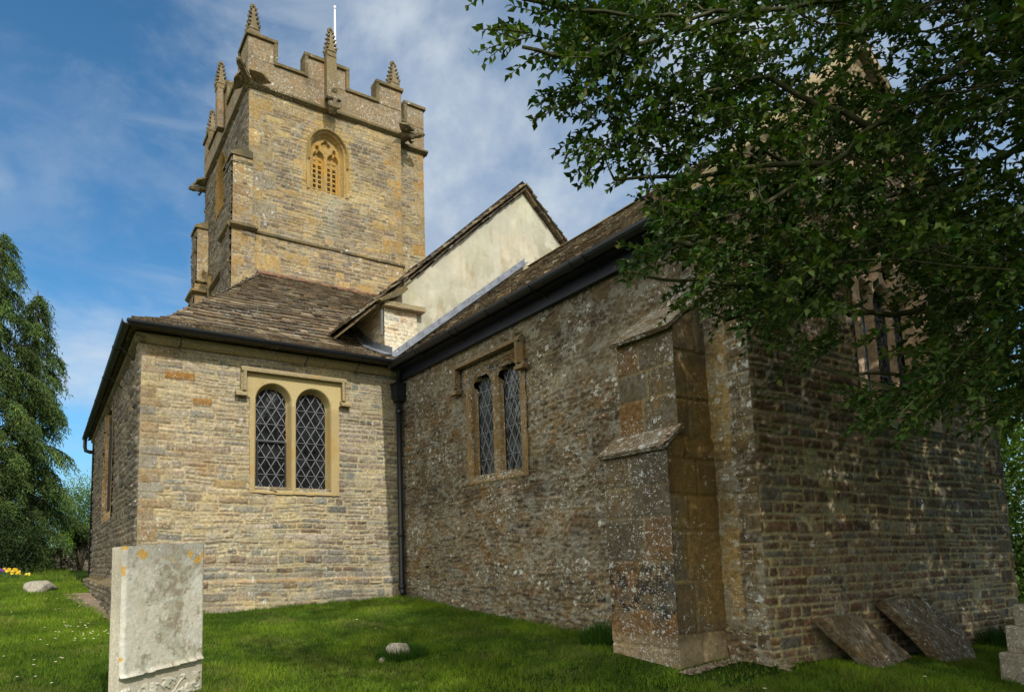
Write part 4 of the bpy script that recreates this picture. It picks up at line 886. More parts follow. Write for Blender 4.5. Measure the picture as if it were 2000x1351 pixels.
# parapet with battlements
CREN, MER = 11.33, 11.86
def para(name, axis, fixed, a0, a1, merl, out, th=.22):
    b = MB(); c = MB()
    def bx(m, u0, u1, z0, z1, f0, f1):
        if axis == 'x': m.box(u0, u1, min(fixed + f0 * -out, fixed + f1 * -out), max(fixed + f0 * -out, fixed + f1 * -out), z0, z1)
        else: m.box(min(fixed + f0 * -out, fixed + f1 * -out), max(fixed + f0 * -out, fixed + f1 * -out), u0, u1, z0, z1)
    bx(b, a0, a1, 10.62, CREN, 0, th); segs = []; prev = a0
    for m0, m1 in merl:
        bx(b, m0, m1, CREN + .002, MER, 0, th); bx(c, m0 - .05, m1 + .05, MER, MER + .085, -.05, th + .05)
        if m0 > prev + .02: bx(c, prev + .045, m0 - .045, CREN, CREN + .075, -.05, th + .05)
        if m0 > a0 + .05: bx(c, m0 - .045, m0 + .045, CREN - .005, MER - .002, -.045, th + .045)
        if m1 < a1 - .05: bx(c, m1 - .045, m1 + .045, CREN - .005, MER - .002, -.045, th + .045)
        prev = m1
    if prev < a1 - .05: bx(c, prev + .045, a1, CREN, CREN + .075, -.05, th + .05)
    o = build(name, b, MATS['parapet_stone'], tower, bevel=.012, sub=3, jitter=.010); build('parapet_coping', c, MATS['coping_stone'], tower, bevel=.015, jitter=.010); return o
para('parapet', 'x', TY0 - .03, TX0 - .05, TX1 + .02, [(TX0 - .05, 4.34), (5.09, 6.16), (6.99, TX1 + .02)], -1)
para('parapet', 'y', TX0 - .05, TY0 - .01, TY1 + .03, [(TY0 - .01, 13.8), (14.9, 15.95), (16.9, TY1 + .03)], -1)
para('parapet', 'x', 13.50, TX1 + .03, 8.55, [(7.98, 8.55)], -1)
para('parapet', 'x', TY1 + .03, TX0, 8.55, [(TX0, 4.5), (5.2, 6.2), (7, 8.55)], 1)
para('parapet', 'y', 8.55, 13.6, TY1, [(13.6, 14.2), (15, 16), (16.9, TY1)], 1)
# pinnacles
def pinnacle(x, y, zb, zt, w=.13, shaft=None, par=tower):
    b = MB()
    if shaft: b.box(x - shaft[0] / 2, x + shaft[0] / 2, shaft[1], shaft[2], shaft[3], zb)
    b.box(x - w, x + w, y - w, y + w, zb - .02, zb + .10)
    H = zt - zb; 
    for s in range(4):                         # gablets
        a = s * math.pi / 2; ca, sa = math.cos(a), math.sin(a)
        def T(u, v, z): return (x + ca * u - sa * v, y + sa * u + ca * v, z)
        b.prism([T(-w, -w - .012, zb + .10), T(w, -w - .012, zb + .10), T(0, -w - .004, zb + .32)], np.array(T(0, .05, 0)) - np.array(T(0, 0, 0)))
    z0 = zb + .10; n = 7
    ring = []; 
    b.add([(x - w * .85, y - w * .85, z0), (x + w * .85, y - w * .85, z0), (x + w * .85, y + w * .85, z0), (x - w * .85, y + w * .85, z0), (x - .028, y - .028, zt - .06), (x + .028, y - .028, zt - .06), (x + .028, y + .028, zt - .06), (x - .028, y + .028, zt - .06)],
          [(3, 2, 1, 0), (4, 5, 6, 7), (0, 1, 5, 4), (1, 2, 6, 5), (2, 3, 7, 6), (3, 0, 4, 7)])
    lv = 5
    for k in range(lv):
        f = (k + .9) / (lv + .6); z = z0 + (zt - .06 - z0) * f; ww = w * .85 * (1 - f) + .028 * f
        for sx in (-1, 1):
            for sy in (-1, 1):
                cx_, cy_ = x + sx * (ww + .012), y + sy * (ww + .012); e = .026 * (1.25 - .4 * f)
                b.prism([(cx_ - e, cy_ - e, z - e), (cx_ + e, cy_ - e, z - e), (cx_ + e, cy_ + e, z - e), (cx_ - e, cy_ + e, z - e)], (sx * .014, sy * .014, e * 1.7))
    for sx, sy in ((-1, 0), (1, 0), (0, -1), (0, 1)): b.box(x + sx * .038 - .026, x + sx * .038 + .026, y + sy * .038 - .026, y + sy * .038 + .026, zt - .075, zt - .02)
    b.box(x - .032, x + .032, y - .032, y + .032, zt - .03, zt)
    return build('pinnacle', b, MATS['carved_stone'], par, bevel=.006, jitter=.010)
pinnacle(3.83, 13.28, MER + .08, 12.74)
pinnacle(5.68, 13.10, MER + .12, 12.76, .115, shaft=(.26, 13.0, 13.24, 10.9))
pinnacle(7.50, 13.28, MER + .08, 12.72)
pinnacle(3.60, 15.35, MER + .12, 12.76, .12, None)
pinnacle(3.83, 17.3, MER + .08, 12.80)
b = MB(); b.box(3.50, 3.72, 15.24, 15.46, 10.9, MER + .1); build('pinnacle_shaft', b, MATS['parapet_stone'], tower, bevel=.01, jitter=.008)
pinnacle(8.4, TY1 - .1, MER + .08, 12.7)
# gargoyles and the grotesque below the middle pinnacle
def gargoyle(p, d, L=.55, wings=True, sag=-.02):
    b = MB(); p = np.array(p, float); d = np.array(d, float); d /= np.linalg.norm(d); s = np.cross(d, (0, 0, 1)); s /= np.linalg.norm(s); u = np.array([0, 0, 1.])
    b.tube([p - d * .15, p, p + d * L * .35 + u * sag, p + d * L * .65 + u * sag * .5, p + d * L * .82 + u * .02, p + d * L * 1.0 + u * .01, p + d * L * 1.08 - u * .02], [.13, .12, .095, .075, .095, .06, .035], 8)
    for k in (-1, 1):
        b.prism([p + s * k * .06 + u * .03, p + s * k * .10 + d * .3 + u * .04, p + s * k * .34 + d * .12 + u * .06, p + s * k * .46 - d * .12 + u * .0, p + s * k * .2 - d * .05 - u * .03] if wings else [p + s * k * .05, p + s * k * .14 + d * .05, p + s * k * .12 + d * .2 - u * .1], u * .05)
        h = p + d * L * .80 + s * k * .06 + u * .08; b.tube([h - u * .03, h + u * .06 - d * .03], [.028, .008], 5)
        b.tube([p + d * L * .3 + s * k * .08 - u * .05, p + d * L * .45 + s * k * .1 - u * .14, p + d * L * .55 + s * k * .09 - u * .12], [.035, .03, .02], 5)
    return build('gargoyle', b, MATS['carved_stone'], tower, sub=1, jitter=.018)
gargoyle((TX0 + .02, TY0 - .0, 10.72), (-.75, -.9, .12), .62)
gargoyle((7.72, 13.18, 10.70), (.95, -.5, 0.02), .5)
gargoyle((TX0 - .02, TY1 + .0, 10.55), (-1, .45, -.05), .42)
b = MB(); cx, cy, z = 5.68, 12.97, 10.62
b.tube([(cx, cy + .05, 10.50), (cx, cy - .03, 10.60), (cx, cy - .06, 10.75), (cx, cy - .04, 10.90), (cx, cy - .05, 10.98)], [.07, .12, .12, .10, .04], 8)
b.tube([(cx, cy - .10, 10.93), (cx, cy - .12, 11.0), (cx, cy - .11, 11.07)], [.06, .075, .03], 8)
for k in (-1, 1): b.tube([(cx + k * .11, cy - .02, 10.88), (cx + k * .14, cy - .12, 10.76), (cx + k * .05, cy - .17, 10.74)], [.04, .035, .03], 6); b.tube([(cx + k * .09, cy, 10.66), (cx + k * .13, cy - .12, 10.64), (cx + k * .10, cy - .14, 10.54)], [.05, .045, .03], 6)
build('grotesque', b, MATS['carved_stone'], tower, sub=1, jitter=.016)
# belfry window with tracery and pierced stone infill
BW = (5.645, .47, 8.60, 9.62, 1.12)
def hf_belf(U, V):
    d = sd_arch(U, V, BW[0], BW[1], BW[2] - .2, BW[3], BW[4]); h = .03 + jamb_profile(d, .17, .13)
    h = np.where((d > 0) & (d < .045) & (V > 9.3), .075, h)                        # hood mould
    inn = d < -.13; cl, cr = 5.645 - .185, 5.645 + .185
    l = np.minimum(sd_arch(U, V, cl, .145, 8.4, 9.50, 1.3), sd_arch(U, V, cr, .145, 8.4, 9.50, 1.3))
    q = np.full(U.shape, 9.)
    for a in range(4): q = np.minimum(q, np.hypot(U - 5.645 - .06 * math.cos(a * math.pi / 2), V - 9.86 - .06 * math.sin(a * math.pi / 2)) - .058)
    side = np.minimum(np.hypot((U - 5.645 + .22) * 1.6, V - 9.73) - .07, np.hypot((U - 5.645 - .22) * 1.6, V - 9.73) - .07)
    plate = np.where(l < 0, -.20, -.12); plate = np.where(l < -.03, -.235, plate); plate = np.where(q < 0, -.19, plate); plate = np.where(side < 0, -.19, plate)
    # cusped head inside each light
    for c_ in (cl, cr):
        for dx in (-.075, .075):
            k = np.hypot(U - c_ - dx, V - 9.52) - .05; plate = np.where((k < 0) & (l < 0), -.21, plate)
    h = np.where(inn, plate, h); h = np.where((d < -.10) & (d >= -.13), -.13, h)
    hole = np.zeros(U.shape, bool)
    for c_ in (cl, cr):
        for i in (-1, 1):
            z = 8.60
            while z < 9.42:
                cu = c_ + i * .068; cv = z + (0 if i < 0 else .0)
                for a in range(4): hole |= np.hypot(U - cu - .028 * math.cos(math.pi / 4 + a * math.pi / 2), V - cv - .03 * math.sin(math.pi / 4 + a * math.pi / 2)) < .0165
                z += .122
    h = np.where(hole & (l < -.01), np.nan, h); h = np.where(d > .07, np.nan, h)
    c = np.ones(U.shape + (3,)) * np.array(srgb(186, 156, 98)); k = (inn[..., None]) * .8
    k2 = (sstep(fbm(U * 4, V * 3, 19, 3), -.12, .08)[..., None]) * k; c = c * (1 - k2) + np.array(srgb(200, 156, 76)) * k2
    k3 = ((d > 0) & (V > 9.3))[..., None] * .6; c = c * (1 - k3) + np.array(srgb(120, 108, 70)) * k3
    return h, c
stone_mat('belfry_stone', gain=.72, white=.1, dark=.15, ochre=.25, spots=9, fine=30, bump_s=.4, ochre_col=(.62, .38, .07))
hfield('belfry_window', (0, TY0, 0), (1, 0, 0), (0, -1, 0), 5.08, 6.21, 8.58, 10.28, .0085, hf_belf, MATS['belfry_stone'], tower, label='two-light belfry window with pierced stone infill')
def hf_belf2(U, V):
    d = sd_arch(U, V, 15.68, .50, 8.9, 9.75, 1.7); h = .02 + jamb_profile(d, .3, .2); h = np.where(d < -.2, -.24 + .08 * (np.abs(U - 15.68) < .05), h); return np.where(d > .07, np.nan, h), np.ones(U.shape + (3,)) * np.array(srgb(170, 138, 84))
hfield('belfry_window', (TX0 - .01, 0, 0), (0, 1, 0), (-1, 0, 0), 15.05, 16.3, 8.9, 10.5, .02, hf_belf2, MATS['belfry_stone'], tower, label='narrow pointed window in the shaded tower side')
for (p, q) in (((15.05, 7.55), (15.05, 7.2)), ((15.05, 7.6), (14.4, 7.6)), ((16.6, 7.55), (16.6, 6.6))): b = MB(); b.box(TX0 - .12, TX0 + .02, min(p[0], q[0]) - .05, max(p[0], q[0]) + .05, min(p[1], q[1]) - .04, max(p[1], q[1]) + .04); build('hood_mould', b, MATS['coping_stone'], tower, jitter=.006)
pole = root('flagpole', 'slim white flagpole standing on the tower roof behind the battlements', 'flagpole', (6.3, 14.2, 10.6))
b = MB(); b.tube([(6.3, 14.2, 10.6), (6.3, 14.2, 12.5), (6.3, 14.2, 14.45)], [.045, .04, .022], 10); build('pole', b, MATS['white_pole'], pole, smooth=True)
b = MB(); b.tube([(6.3, 14.2, 14.45), (6.3, 14.2, 14.48), (6.3, 14.2, 14.53), (6.3, 14.2, 14.56)], [.02, .035, .035, .008], 10); build('finial', b, MATS['white_pole'], pole, smooth=True)

# ------------------------------------------------------------------ stones in the grass
def rot_z(p, a): c, s = math.cos(a), math.sin(a); return np.array([c * p[0] - s * p[1], s * p[0] + c * p[1], p[2]])
GW = np.array([.83, .5577, 0]); GN = np.array([.5577, -.83, 0]); GO = np.array([.495, 4.70, 0])
grave = root('headstone', 'tall pale weathered headstone with yellow lichen and a carved vine band', 'gravestone', (.8, 4.95, -1.05))
GTOP = lambda U: .105 + .03 * np.sin(U * 2.6) + .012 * fbm(U * 6, U * 0, 8, 3)
def hf_grave(U, V):
    W = .775; e = np.minimum(U, W - U); h = -.02 * sstep(-e, -.03, 0) + .004 * fbm(U * 14, V * 14, 4, 4)
    led = -.775 + .03 * (U / W); h = np.where(V < led, h - .03, h); h = h + .022 * np.exp(-((V - led) / .016) ** 2) + .004 * fbm(U * 40, V * 40, 14, 3)
    # carved vine: a wavy stem with leaves
    vv = -.905 + .045 * np.sin(U * 24); st = np.exp(-((V - vv) / .010) ** 2) * .020; lf = 0
    lf = .022 * sstep(fbm(U * 17 + 2, V * 17, 55, 4) + .03 * np.sin(U * 90), .0, .06) * sstep(.085 - np.abs(V + .905), 0, .02)
    led2 = .014 * sstep(-V, .99, 1.0)
    h = np.where(V < led - .03, h + np.maximum(st, lf), h)
    c = np.ones(U.shape + (3,)) * np.array(srgb(196, 190, 172)); n = fbm(U * 5, V * 4, 12, 4) + .35 * fbm(U * 34, V * 34, 13, 3) + .24 * np.exp(-((U - .42) / .22) ** 2) * (V > led) * sstep(V, -.6, -.1)
    k = sstep(n, .06, .20)[..., None] * .75; c = c * (1 - k) + np.array(srgb(128, 116, 92)) * k
    k = (sstep(fbm(U * 22, V * 22, 61, 3), .02, .09) * sstep(n, -.12, .05))[..., None] * .6; c = c * (1 - k) + np.array(srgb(178, 178, 158)) * k
    k = sstep(fbm(U * 13, V * 13, 71, 4) + .25 * sstep(.12 - U, 0, .1) + .18 * sstep(V, -.2, .1), .12, .2)[..., None] * .5; c = c * (1 - k) + np.array(srgb(206, 206, 196)) * k
    k = (sstep(V, -.12, .1) * .45)[..., None]; c = c * (1 - k) + np.array(srgb(132, 126, 114)) * k
    m1 = sstep(fbm(U * 13 + 3, V * 17, 33, 5) + .27 * sstep(V, -.16, .08) + .22 * sstep(.05 - U, 0, .05), .35, .41)[..., None] * .85; c = c * (1 - m1) + np.array(srgb(196, 150, 38)) * m1
    return h, c
stone_mat('headstone_face', white=.75, dark=.15, ochre=.06, fine=45, spots=26, bump_s=.4, con=.4, white_col=(.70, .72, .66), dark_col=(.16, .13, .09))
hfield('face', GO, GW, GN, 0, .775, -1.3, .12, .0062, hf_grave, MATS['headstone_face'], grave, top=GTOP)
b = MB(); zt = [float(GTOP(np.array([u]))[0]) for u in (0, .2, .4, .6, .775)]
fr = [(0, -1.3), (.775, -1.3), (.775, zt[4]), (.6, zt[3]), (.4, zt[2]), (.2, zt[1]), (0, zt[0])]
b.prism([GO + GW * u + np.array([0, 0, z - .004]) - GN * .022 for u, z in fr], -GN * .10); build('slab', b, MATS['grave_stone'], grave, bevel=.01, sub=2, jitter=.004)
def rock(name, c, s, mat, seed, label, cat, flat=.0, rot=0, group=None):
    bm = bmesh.new(); bmesh.ops.create_icosphere(bm, subdivisions=4, radius=1); r = np.random.default_rng(seed); pl = [(Vector(r.normal(size=3)).normalized(), .62 + .3 * r.random()) for _ in range(16)]
    for v in bm.verts:
        for n, d in pl:
            e = v.co.dot(n) - d
            if e > 0: v.co -= n * e * .95
        k = float(fbm(np.array([v.co.x * 3 + v.co.z * 2]), np.array([v.co.y * 3]), seed)[0]); v.co *= 1 + .14 * k
        v.co = Vector(rot_z((v.co.x * s[0], v.co.y * s[1], v.co.z * s[2]), rot))
    me = bpy.data.meshes.new(name); bm.to_mesh(me); bm.free(); me.materials.append(MATS[mat]); me.polygons.foreach_set('use_smooth', [True] * len(me.polygons))
    o = bpy.data.objects.new(name, me); COL.objects.link(o); o.location = c; return tag(o, label, cat, group)
rock('boulder', (-.02, 13.6, gzs(0, 13.6) + .06), (.34, .24, .21), 'boulder', 4, 'low pale boulder lying on the lawn in front of the conifer', 'boulder', rot=.3)
rock('small_stone', (2.93, 5.28, gzs(2.93, 5.28) + .055), (.115, .042, .12), 'boulder', 8, 'white lichened stone stump poking from a dark grass tuft', 'stone', rot=-.5)
rock('small_stone', (2.75, 5.24, gzs(2.75, 5.24) + .015), (.035, .03, .035), 'boulder', 9, 'tiny white stone just left of the lichened stump in the lawn', 'stone')
# two ledger slabs leaning against the east wall
def leaner(name, P, th, lab, seed, rim=False):
    P = [np.array(p, float) for p in P]; n = np.cross(P[1] - P[0], P[-1] - P[0]); n /= np.linalg.norm(n)
    if n[1] > 0: n = -n
    r_ = root(name, lab, 'gravestone', tuple(P[0]))
    b = MB(); out = []
    for i in range(len(P)):
        a, c_ = P[i], P[(i + 1) % len(P)]; m_ = 4
        for k in range(m_): q = a + (c_ - a) * k / m_; out.append(q + (rg.random(3) - .5) * .018)
    b.prism(out, -n * th); build('slab', b, MATS['ledger'], r_, bevel=.010, jitter=.006)
    if rim:
        e = MB(); q = [p + n * .005 for p in P[3:6]]
        e.tube([P[3] * .98 + P[0] * .02 + n * .01, P[4] + n * .01 - np.array([0, 0, .02]), P[5] + n * .01 - np.array([.02, 0, .02])], .016, 6); build('moulded_rim', e, MATS['ledger'], r_)
    return r_
g = lambda x, y: gzs(x, y) - .03
leaner('leaning_slab', [(5.76, 2.66, g(5.76, 2.66)), (6.38, 2.72, g(6.38, 2.72) + .09), (6.00, 2.93, -.50), (5.42, 2.90, -.52)], .08, 'plain brown stone slab leaning on the shaded wall, nearer the buttress', 5)
leaner('leaning_slab', [(6.80, 2.60, g(6.8, 2.6)), (7.30, 2.62, g(7.3, 2.62) + .03), (7.50, 2.78, -.74), (7.26, 2.92, -.47), (6.95, 2.95, -.38), (6.45, 2.93, -.42)], .09, 'round-cornered brown slab with moulded rim leaning on the wall, farther right', 6, True)
# stepped monument at the right edge
mon = root('stone_monument', 'grey lichened stepped stone cross monument at the right edge of the lawn', 'monument', (6.55, 1.93, gzs(6.5, 1.9)))
b = MB(); z0 = gzs(6.5, 1.9) - .05; mx, my = 6.74, 1.95
for (hw, za, zb) in ((.30, z0, -.78), (.25, -.778, -.58), (.20, -.578, -.42)): b.box(mx - hw, mx + hw, my - hw * .8, my + hw * .8, za, zb)
build('steps', b, MATS['boulder'], mon, bevel=.015, sub=2, jitter=.008)
b = MB(); b.box(mx - .07, mx + .07, 1.9, 2.0, -.418, .32); b.box(mx - .17, mx - .071, 1.905, 1.995, .04, .13); b.box(mx + .071, mx + .17, 1.905, 1.995, .04, .13); build('cross', b, MATS['boulder'], mon, bevel=.012, sub=1, jitter=.006)
# paving beside the plinth, gravel strip by the buttress
b = MB(); P_ = [(.36, 12.9), (.55, 10.8), (.72, 9.2), (.80, 8.3), (1.10, 8.3), (1.10, 12.9)]
b.prism([(x, y, gzs(x, y) - .06) for x, y in P_], (0, 0, .085)); tag(build('paving', b, MATS['paving'], jitter=.01), 'worn grey stone paving apron at the foot of the side wall', None, None, 'structure')
N_ = 420; V_ = []; F_ = []; C_ = []
for k in range(N_):
    x = 4.26 + rnd.random() * .85; y = 3.30 - rnd.random() ** 1.6 * .10 + (0.02 if x < 4.9 else -.35); 
    if x > 4.95: y = 2.98 - rnd.random() ** 1.5 * .06
    z = gzs(x, y) + .012; s = .006 + .012 * rnd.random(); a = rnd.random() * 6; b0 = len(V_)
    for (u, v, w) in ((1, 0, 0), (-1, 0, 0), (0, 1, 0), (0, -1, 0), (0, 0, .8), (0, 0, -.8)): V_.append((x + s * (u * math.cos(a) - v * math.sin(a)), y + s * (u * math.sin(a) + v * math.cos(a)), z + s * w))
    F_ += [(b0 + i, b0 + j, b0 + 4) for i, j in ((0, 2), (2, 1), (1, 3), (3, 0))]; cc = rnd.choice([(130, 112, 88), (150, 138, 118), (112, 90, 68)]); C_ += [srgb(*cc)] * 6
tag(mkobj('gravel', V_, F_, MATS['slate'], C=C_), 'strip of loose pale gravel at the foot of the buttress', None, None, 'stuff')

# ------------------------------------------------------------------ foliage helpers
def leaf_mesh(P, D, Nn, L, W, fold=.25, curl=.15):
    """P base points, D directions, Nn normals -> folded pointed leaves of 6 verts, 4 faces (quads/tris as quads)"""
    D = D / np.linalg.norm(D, axis=1, keepdims=True); S = np.cross(D, Nn); S /= np.linalg.norm(S, axis=1, keepdims=True) + 1e-9; U = np.cross(S, D)
    L = L[:, None]; W = W[:, None]
    a = P; m1 = P + D * L * .5 - U * L * curl * .1; tip = P + D * L - U * L * curl
    l1 = P + D * L * .45 + S * W / 2 + U * W * fold; r1 = P + D * L * .42 - S * W / 2 + U * W * fold
    V = np.stack([a, l1, tip, r1, m1], 1).reshape(-1, 3); n = len(P); k = np.arange(n) * 5
    F = np.concatenate([np.stack([k, k + 4, k + 1], 1), np.stack([k + 1, k + 4, k + 2], 1), np.stack([k, k + 3, k + 4], 1), np.stack([k + 4, k + 3, k + 2], 1)])
    return V, F, 5
def unit(v): return v / (np.linalg.norm(v, axis=-1, keepdims=True) + 1e-9)

# ------------------------------------------------------------------ holly tree on the right
holly = root('holly_tree', 'large dark glossy evergreen tree overhanging from the right in front of the chancel', 'tree', (6.9, .7, gzs(6.9, .7)))
TB = np.array([6.9, .7, gzs(6.9, .7) - .1])
b = MB(); b.tube([TB, TB + (-.05, .03, 1.2), TB + (.05, -.02, 2.4), TB + (0, -.1, 3.8), TB + (-.1, -.2, 5.6), TB + (0, -.3, 7.4)], [.30, .24, .21, .17, .11, .03], 12); build('trunk', b, MATS['bark'], holly, smooth=True)
LIMB = [[(2070, 10, 3.6), (1900, 110, 3.4), (1790, 190, 3.3), (1700, 250, 3.2), (1620, 320, 3.1), (1540, 370, 3.0), (1450, 440, 2.9), (1350, 480, 2.9)],
        [(2070, 250, 4.1), (1900, 330, 4.0), (1780, 370, 3.9), (1640, 400, 3.8), (1500, 300, 3.6), (1400, 190, 3.5)],
        [(2070, 540, 4.3), (1900, 560, 4.1), (1830, 600, 4.0), (1740, 615, 3.9), (1660, 615, 3.8), (1540, 560, 3.7), (1440, 610, 3.6)],
        [(2070, 690, 4.1), (1880, 700, 3.9), (1780, 735, 3.8), (1670, 730, 3.7), (1590, 715, 3.6)],
        [(2070, -70, 3.5), (1800, -20, 3.2), (1500, 20, 3.0), (1250, 35, 2.9), (1110, 20, 2.9), (1020, -2, 2.8)],
        [(1700, 250, 3.2), (1500, 150, 3.3), (1330, 190, 3.2), (1220, 260, 3.1), (1150, 330, 3.1)],
        [(1500, 20, 3.0), (1320, 60, 2.9), (1180, 108, 2.85), (1080, 108, 2.8), (1020, 92, 2.8)],
        [(2070, 430, 3.9), (1800, 430, 3.7), (1600, 520, 3.4), (1450, 555, 3.2), (1330, 548, 3.1), (1262, 540, 3.05)],
        [(1620, 320, 3.1), (1440, 330, 3.1), (1300, 345, 3.1), (1200, 352, 3.1)],
        [(1780, 735, 3.8), (1720, 800, 3.75), (1700, 850, 3.7)], [(1880, 700, 3.9), (1860, 780, 3.9), (1850, 845, 3.85)],
        [(1350, 480, 2.9), (1310, 470, 2.9), (1288, 468, 2.9)], [(1600, 520, 3.4), (1500, 600, 3.4), (1420, 625, 3.35), (1365, 600, 3.3)]]
bm_ = MB(); LP = []; LR = []
for li, pl in enumerate(LIMB):
    P = [at(*q) for q in pl]; first = pl[0][0] > 2000
    if first: P = [TB + (0, -.05, 2.2 + .35 * li), *P]
    out = [P[0]]
    for i in range(len(P) - 1):                                   # resample with a little crookedness
        n = max(2, int(np.linalg.norm(P[i + 1] - P[i]) / .12))
        for k in range(1, n + 1): out.append(P[i] + (P[i + 1] - P[i]) * k / n + (rg.random(3) - .5) * .03 * (k < n))
    r0 = (.034 if first else .015) * (1.35 if li in (0, 2) else .62 if li == 4 else 1); rr = list(np.linspace(r0, .007, len(out)))
    bm_.tube(out, rr, 7); LP += out; LR += rr
LP = np.array(LP)
POLY = np.array([(955, -60), (1000, -2), (1042, 30), (1040, 95), (975, 80), (985, 112), (1100, 140), (1092, 215), (1140, 255), (1128, 335), (1200, 358), (1250, 388), (1345, 400), (1315, 430), (1275, 465), (1310, 505), (1245, 535), (1300, 560), (1340, 600), (1380, 625), (1430, 640),
                 (1500, 700), (1560, 700), (1570, 745), (1640, 745), (1660, 800), (1700, 855), (1770, 872), (1850, 855), (1890, 800), (1940, 840), (1965, 868), (2300, 900), (2300, -900), (955, -900)], float)
def inpoly(x, y, P=POLY):
    c = np.zeros(len(x), bool); j = len(P) - 1
    for i in range(len(P)):
        xi, yi = P[i]; xj, yj = P[j]; k = ((yi > y) != (yj > y)); c ^= k & (x < (xj - xi) * (y - yi) / ((yj - yi) + 1e-12) + xi); j = i
    return c
HOLES = [(1850, 90, 110, 80, .35), (1930, 300, 80, 60, .3), (1600, 60, 60, 50, .4), (1330, 110, 50, 60, .4), (1240, 300, 40, 50, .45), (1410, 300, 50, 60, .4), (1800, 330, 60, 50, .4), (1700, 120, 60, 50, .35), (1745, 620, 95, 140, .02), (1620, 715, 90, 50, .12), (1760, 800, 45, 40, .6), (1650, 240, 90, 90, .5), (1500, 270, 60, 50, .5), (1180, 180, 50, 50, .6), (1450, 640, 60, 25, .5), (1660, 400, 70, 70, .55), (1950, 560, 30, 40, .5)]
def dens(x, y):
    d = np.ones(len(x))
    for (cx_, cy_, rx, ry, k) in HOLES: d = np.where(((x - cx_) / rx) ** 2 + ((y - cy_) / ry) ** 2 < 1, d * k, d)
    return d
# twig anchor points: the part in front of the camera ...
n = 6600; X = rg.random(n) * 1080 + 955; Y = rg.random(n) * 960 - 60; ok = inpoly(X - 14 - 16 * (Y < 150), Y + 40 + 22 * (X > 1300)) & (rg.random(n) < dens(X, Y) * (.46 + .54 * sstep(X + .55 * Y, 1300, 1900)) * (.62 + .38 * sstep(fbm(X / 90, Y / 90, 3, 3), -.12, .04)))
X, Y = X[ok], Y[ok]; dep = 2.75 + rg.random(len(X)) ** .8 * (.5 + 1.5 * sstep(X, 1150, 1800)) 
A = np.stack([at(x, y, d) for x, y, d in zip(X, Y, dep)])
# ... and the bulk of the crown, above, right of and behind it
n = 13000; q = unit(rg.normal(size=(n, 3))) * (rg.random((n, 1)) ** .38); B = np.array([7.2, -1.0, 4.2]) + q * np.array([5.0, 4.6, 4.0])
x_, y_, zc = project(B); inframe = (zc > .1) & (x_ > -60) & (x_ < 2060) & (y_ > -60) & (y_ < 1400)
ok = ~inframe | (inpoly(x_, y_) & (x_ > 1600) & (y_ > 330) & (y_ < 740) & (rg.random(n) < .85 * dens(x_, y_) ** 2)); ok &= B[:, 2] > .5 + .0 * B[:, 0]; ok &= np.linalg.norm(B, axis=1) > 1.9; ok &= ~((zc > 0) & (np.linalg.norm(B, axis=1) < 2.4))
# crown stops short of where it would shade the vestry, the gable and the tower
def shade_hit(Pp, yy): t_ = (yy - Pp[:, 1]) / -SUN_DIR[1]; return Pp - SUN_DIR * t_[:, None]
hv = shade_hit(B, 8.69); ok &= ~((hv[:, 0] < 4.95) & (hv[:, 2] > -1.0) & (hv[:, 2] < 3.3)); hv = shade_hit(B, 8.9); ok &= ~((hv[:, 0] > 4.7) & (hv[:, 0] < 9) & (hv[:, 2] > 2.8) & (hv[:, 2] < 7.3))
hv = shade_hit(B, 4.9); ok &= ~((hv[:, 0] < 3.4) & (hv[:, 2] > -1.4) & (hv[:, 2] < .6)); hv = shade_hit(B, 6.8); ok &= ~((hv[:, 0] < 4.5) & (hv[:, 2] > -1.4) & (hv[:, 2] < .2))
for yy in (3.9, 4.8, 5.7, 6.6, 7.5): hv = shade_hit(B, yy); ok &= ~((hv[:, 0] > 4.5) & (hv[:, 0] < 7.6) & (hv[:, 2] > 2.7) & (hv[:, 2] < 5.5))
if True: B = B[ok]
lo = LP
for an, frac in ((A, .085), (B, .03)):
    k = rg.choice(len(an), int(len(an) * frac), replace=False)
    for i in k:
        e = an[i]; base = lo if an is A else np.vstack([lo, TB + np.array([[0, -.1, z] for z in (2.5, 3.5, 4.5, 5.5)])]); d = np.linalg.norm(base - e, axis=1); j = int(np.argmin(d + .35 * rg.random(len(d))))
        s = base[j]; L = np.linalg.norm(e - s)
        if L < .08 or L > 2.8: continue
        md = (s + e) / 2 + (rg.random(3) - .5) * .22 * L + np.array([0, 0, .06 * L]); q1 = (s + md) / 2 + (rg.random(3) - .5) * .08 * L; q2 = (md + e) / 2 + (rg.random(3) - .5) * .08 * L
        r = .0045 + .006 * min(L, 1.6); bm_.tube([s, q1, md, q2, e], [r, r * .8, r * .65, r * .5, r * .3], 5)
build('branches', bm_, MATS['mossy_bark'], holly, smooth=True)
